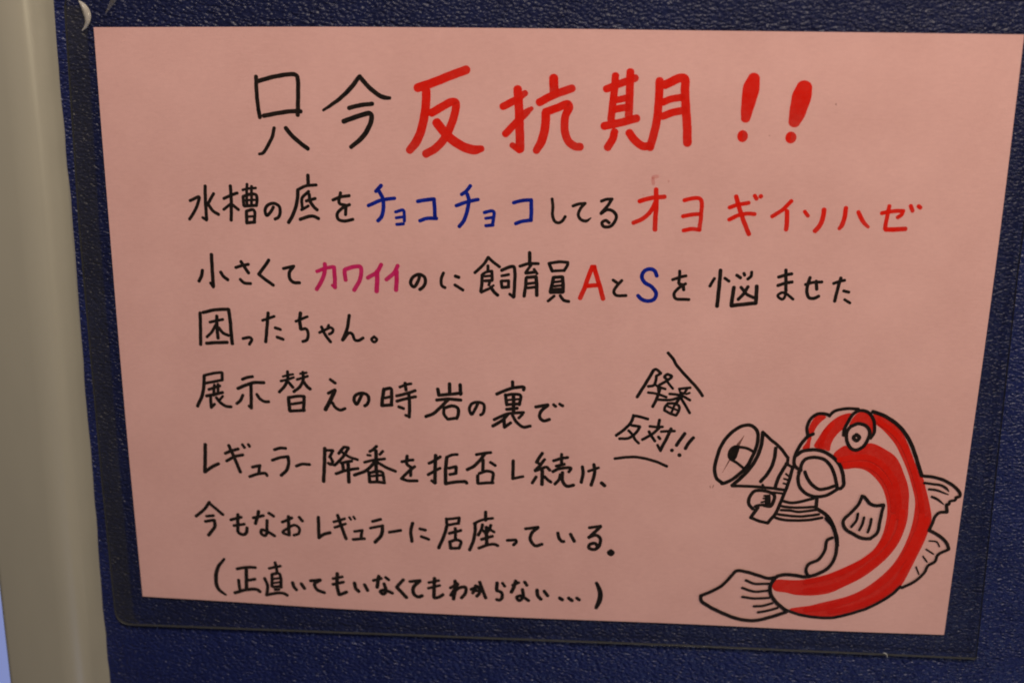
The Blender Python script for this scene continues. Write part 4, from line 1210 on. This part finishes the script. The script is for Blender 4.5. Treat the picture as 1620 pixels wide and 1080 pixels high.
S 105.20,-28.71,1.09 106.02,-28.55,1.09 106.00,-27.00,1.09
S 107.52,-25.38,1.04 109.80,-24.39,1.04 112.22,-24.94,1.04 113.87,-26.95,1.04 113.61,-29.81,1.04 112.22,-32.73,1.05 109.96,-34.13,1.05 107.99,-33.43,1.05 106.64,-31.13,1.04 106.16,-28.29,1.04 106.77,-26.32,1.04 107.52,-25.38,1.04
S 109.57,-28.41,1.09 110.63,-29.41,1.09 109.77,-30.69,1.09 108.65,-29.54,1.09 109.57,-28.41,1.09
G R marker_band
S 104.68,-38.02,1.96 109.26,-37.04,1.95 114.26,-36.84,1.95 118.76,-39.02,1.95 122.35,-42.82,1.96 124.99,-47.88,1.97 126.30,-53.84,1.98 126.42,-58.68,1.99
S 106.64,-39.92,1.88 110.90,-39.34,1.88 115.26,-39.95,1.88 119.09,-42.56,1.88 121.98,-46.42,1.89 123.83,-50.73,1.90 124.92,-56.32,1.91
S 127.84,-56.59,2.06 127.72,-62.68,2.07 125.93,-68.49,2.08 122.12,-74.45,2.10 117.10,-79.69,2.11 111.25,-84.59,2.13 104.11,-87.91,2.14 96.77,-89.34,2.15
S 124.98,-58.74,1.91 124.13,-64.89,1.92 121.73,-70.34,1.94 117.08,-75.52,1.95 111.22,-79.98,1.96 104.47,-83.25,1.97 96.86,-85.74,1.98
S 134.61,-57.49,1.90 134.35,-61.96,1.91 132.50,-68.59,1.93 129.57,-75.74,1.94 125.11,-82.63,1.96 119.70,-87.95,1.97 112.65,-92.13,1.98 105.44,-95.06,1.99 97.71,-96.75,2.00
S 136.57,-59.02,1.75 135.46,-65.58,1.77 133.52,-71.42,1.78 130.63,-79.01,1.79 127.59,-85.44,1.81 122.19,-90.78,1.82 115.10,-94.55,1.83 106.36,-97.15,1.84
S 116.93,-23.47,1.70 121.11,-26.40,1.70 124.67,-30.15,1.71 127.69,-35.50,1.72 130.02,-40.91,1.72 132.02,-46.38,1.73 133.67,-51.90,1.74 134.66,-56.28,1.75
S 101.07,-24.86,1.48 98.90,-28.83,1.49 97.82,-33.18,1.50
G K body_outline
S 114.28,-19.80,1.10 117.75,-20.93,1.10 122.25,-23.65,1.11 124.99,-26.25,1.11 127.89,-30.41,1.11 130.17,-35.40,1.12 131.64,-39.27,1.12 133.07,-42.76,1.13
G K body_outline
S 90.99,-97.32,0.96 95.62,-98.80,0.96 101.31,-99.57,0.96 106.93,-99.48,0.96 112.41,-97.90,0.96 116.74,-96.17,0.96
S 116.74,-96.17,0.96 118.88,-95.21,0.95 124.13,-91.74,0.95 127.55,-88.81,0.95 130.02,-85.74,0.94
G K back_fin
S 132.95,-42.77,0.95 136.55,-43.01,0.95 140.21,-43.91,0.95 143.49,-45.62,0.95 145.86,-47.63,0.95 146.75,-49.19,0.95 146.60,-49.99,0.95 145.56,-50.31,0.96
S 145.44,-50.31,0.85 145.32,-51.33,0.86 143.48,-52.00,0.86 143.36,-53.07,0.86 142.53,-53.11,0.86
S 142.55,-53.24,1.01 143.04,-55.98,1.01
S 143.05,-56.03,0.96 140.38,-56.42,0.96 139.12,-58.10,0.96 138.45,-60.83,0.97 137.63,-63.30,0.97
S 134.18,-45.36,0.75 136.83,-45.64,0.75 139.97,-46.04,0.75 141.74,-47.02,0.75 142.77,-48.17,0.35
S 135.97,-47.67,0.70 138.26,-47.83,0.70 142.72,-49.37,0.35
S 137.22,-50.41,0.71 139.36,-51.38,0.71 141.58,-53.15,0.30
S 137.74,-63.23,1.00 141.20,-65.11,1.00 144.01,-67.63,1.00 145.18,-70.03,1.00
S 145.20,-70.24,0.92 141.66,-72.67,0.93 141.02,-75.18,0.93 138.83,-76.94,0.93 137.68,-79.91,0.93 134.75,-83.40,0.94 130.61,-86.13,0.94
S 138.17,-67.29,0.46 140.74,-67.58,0.46 141.92,-69.37,0.46
S 137.44,-70.61,0.46 140.16,-72.33,0.46
S 136.63,-73.33,0.46 138.25,-75.52,0.47
S 134.70,-77.65,0.47 135.91,-80.42,0.47
G K tail
S 86.47,-83.95,1.03 83.72,-84.72,1.03 79.54,-83.66,1.03 75.73,-82.59,1.03 71.97,-82.36,1.03 70.23,-84.55,1.03 67.07,-88.53,1.04 63.08,-91.29,1.04 59.84,-92.96,1.05
S 59.84,-92.96,1.13 60.05,-94.88,1.13 62.63,-96.89,1.13 68.09,-99.62,1.13 73.91,-101.68,1.13 79.62,-102.02,1.13 85.54,-100.20,1.13 90.67,-97.99,1.12
S 85.77,-84.62,1.19 84.46,-87.22,1.19 84.58,-90.61,1.20 86.61,-93.92,1.20 89.82,-96.74,1.20 91.01,-97.54,1.20
S 75.56,-85.89,0.80 78.64,-87.09,0.80 83.50,-86.85,0.80
S 74.44,-89.00,0.80 78.85,-90.27,0.80 84.06,-89.57,0.80
S 74.67,-92.62,0.80 79.03,-93.03,0.80 84.26,-92.54,0.80
S 79.05,-96.24,0.80 82.23,-95.86,0.80 85.53,-94.61,0.80
S 80.72,-98.60,0.81 84.24,-97.68,0.80 87.54,-96.44,0.80
G K belly_line
S 86.46,-83.74,1.11 88.83,-82.99,1.11 92.56,-83.01,1.11 96.31,-83.45,1.11 99.95,-82.43,1.10 104.16,-79.49,1.10 106.05,-75.65,1.09 106.47,-71.89,1.09 106.19,-68.61,1.09 104.25,-62.95,1.08 101.83,-60.21,1.08
S 104.64,-67.65,1.01 102.90,-68.76,1.01 102.47,-72.50,1.01 100.57,-76.33,1.02 97.05,-78.59,1.02 96.50,-81.13,1.02 97.19,-82.78,1.03
G K side_fin
S 113.54,-51.32,1.01 112.50,-54.45,1.02 109.91,-58.08,1.02 107.95,-60.61,1.03 108.06,-62.50,1.03 108.98,-64.10,1.03 111.82,-65.87,1.03 115.12,-67.36,1.03 117.80,-67.37,1.03
S 117.80,-67.37,1.03 120.00,-64.94,1.03 120.40,-61.39,1.02 120.76,-57.58,1.02 121.18,-54.33,1.02
S 121.04,-54.20,1.02 118.55,-54.59,1.02 116.56,-54.00,1.02 115.21,-52.45,1.02 114.16,-51.43,1.01 113.41,-51.19,1.01
S 112.69,-57.95,0.87 112.33,-60.68,0.87 110.84,-63.06,0.87
S 114.88,-59.34,0.87 114.60,-61.66,0.87 113.73,-64.15,0.87
S 117.41,-59.76,0.87 117.31,-62.08,0.87 116.71,-64.83,0.87'''
LINE_NAME = {9: 'speech_writing', 10: 'megaphone_drawing', 11: 'fish_drawing'}
DRAWN = {'speck': 'paper_speck', 'smear': 'ink_smear', 'marker_band': 'marker_band', 'bell': 'bell_outline', 'smudge': 'ink_smudge', 'handle': 'handle_and_hand', 'gill_lines': 'gill_lines', 'lips': 'lips', 'head_outline': 'head_outline',
         'eye': 'eye', 'body_outline': 'body_outline', 'back_fin': 'back_fin', 'tail': 'tail', 'belly_line': 'belly_line', 'side_fin': 'side_fin', 'shout_mark': 'shout_mark'}
COLN = {'K': 'black', 'R': 'red', 'B': 'blue', 'M': 'magenta', 'S': 'faint', 'P': 'faint red'}
def build_writing():
    rnd = random.Random(11)
    line = None; grp = None; col = None; fills = None; nm = None; state = {'lvl': 0}
    def flush():
        if grp is not None and grp.V:
            o = ink_obj(nm, grp, INK[col], line)
            if nm == 'character' and col != 'K': o['label'] = COLN[col] + ' marker character'
            state['lvl'] = grp.lvl if state['id'] >= 10 else 0
    for ln in DATA.split('\n'):
        t = ln.split(' ')
        if t[0] == 'L':
            flush(); grp = None
            i = int(t[1]); state['id'] = i
            if i != 11: state['lvl'] = 0
            line = empty(LINE_NAME.get(i, 'text_line'), sign)
        elif t[0] == 'G':
            flush(); grp = Ink((1.30 if state['id'] == 9 else 1.20) if t[1] == 'K' else 1.06); grp.lvl = state['lvl'] ; col = t[1]
            nm = DRAWN.get(t[2], 'character')
            if t[1] == 'S' and t[2] == 'smudge': grp.lvl = 0
        elif t[0] == 'F':
            pts = [tuple(map(float, a.split(','))) for a in t[2:]]
            if t[1] == col: grp.fill(pts)
            else:
                g2 = Ink(); g2.lvl = state.setdefault('fl', 0); g2.fill(pts); state['fl'] = g2.lvl
                ink_obj('red_stripe', g2, INK[t[1]], line)
        elif t[0] == 'S':
            grp.stroke([tuple(map(float, a.split(','))) for a in t[1:]], rnd)
    flush()
build_writing()

# ------------------------------------------------------------------ film curls at the upper left corner, one with a painted glint
CURL = mat_simple('bent_film_glint', (0.55, 0.50, 0.42), 0.25, 0.8, alpha=0.6)  # pale colour paints in the highlight on the curled film
def curl(name, pts, mat, lift):
    # a narrow ridge of lifted film: sharp-ended lens swept along pts
    P = catmull(pts, 0.5); n = len(P); V = []; F = []
    for i in range(n):
        a = P[max(0, i-1)]; b = P[min(n-1, i+1)]
        dx, dz = b[0]-a[0], b[1]-a[1]; l = math.hypot(dx, dz) or 1
        nx, nz = -dz/l, dx/l; w_ = P[i][2] * 0.5
        for k in range(7):
            u = -1 + 2*k/6
            V.append(mmv(P[i][0]+nx*w_*u, -1.98 - lift*(1-u*u)*min(1, w_), P[i][1]+nz*w_*u))
    for i in range(n-1):
        for k in range(6):
            F.append((i*7+k, i*7+k+1, (i+1)*7+k+1, (i+1)*7+k))
    return mesh_obj(name, V, F, mat, sign, smooth=True)
curl('film_curl_glint', [(-151.4, 112.6, 0.5), (-150.0, 110.9, 2.0), (-149.1, 108.6, 2.6), (-149.1, 106.4, 1.8), (-149.9, 104.6, 1.0), (-151.2, 103.2, 0.3)], CURL, 1.1)
CREASE = mat_simple('film_crease', (0.30, 0.27, 0.21), 0.4, 0.5, alpha=0.22)
curl('film_crease', [(-142.9, 108.6, 0.3), (-141.4, 110.8, 1.0), (-139.8, 113.2, 1.8), (-138.4, 115.6, 2.2)], CREASE, 0.5)
NICK = mat_simple('film_nick', (0.40, 0.39, 0.36), 0.4, 0.6)
curl('film_nick', [(126.4, -112.55, 0.2), (127.4, -112.7, 0.4), (127.9, -113.4, 0.3), (128.1, -114.3, 0.15)], NICK, 0.3)

# ------------------------------------------------------------------ what shows past the post, far behind it
GLOW = mat_simple('blue_backlight', (0.24, 0.29, 0.58), 0.5, 0.2, emit=0.75)
g = box('backlit_pane', -1.60, -0.30, 0.60, 0.62, -1.2, 0.6, GLOW)
tag(g, 'pale blue glow, far out of focus, left of the beige post', 'lit pane')
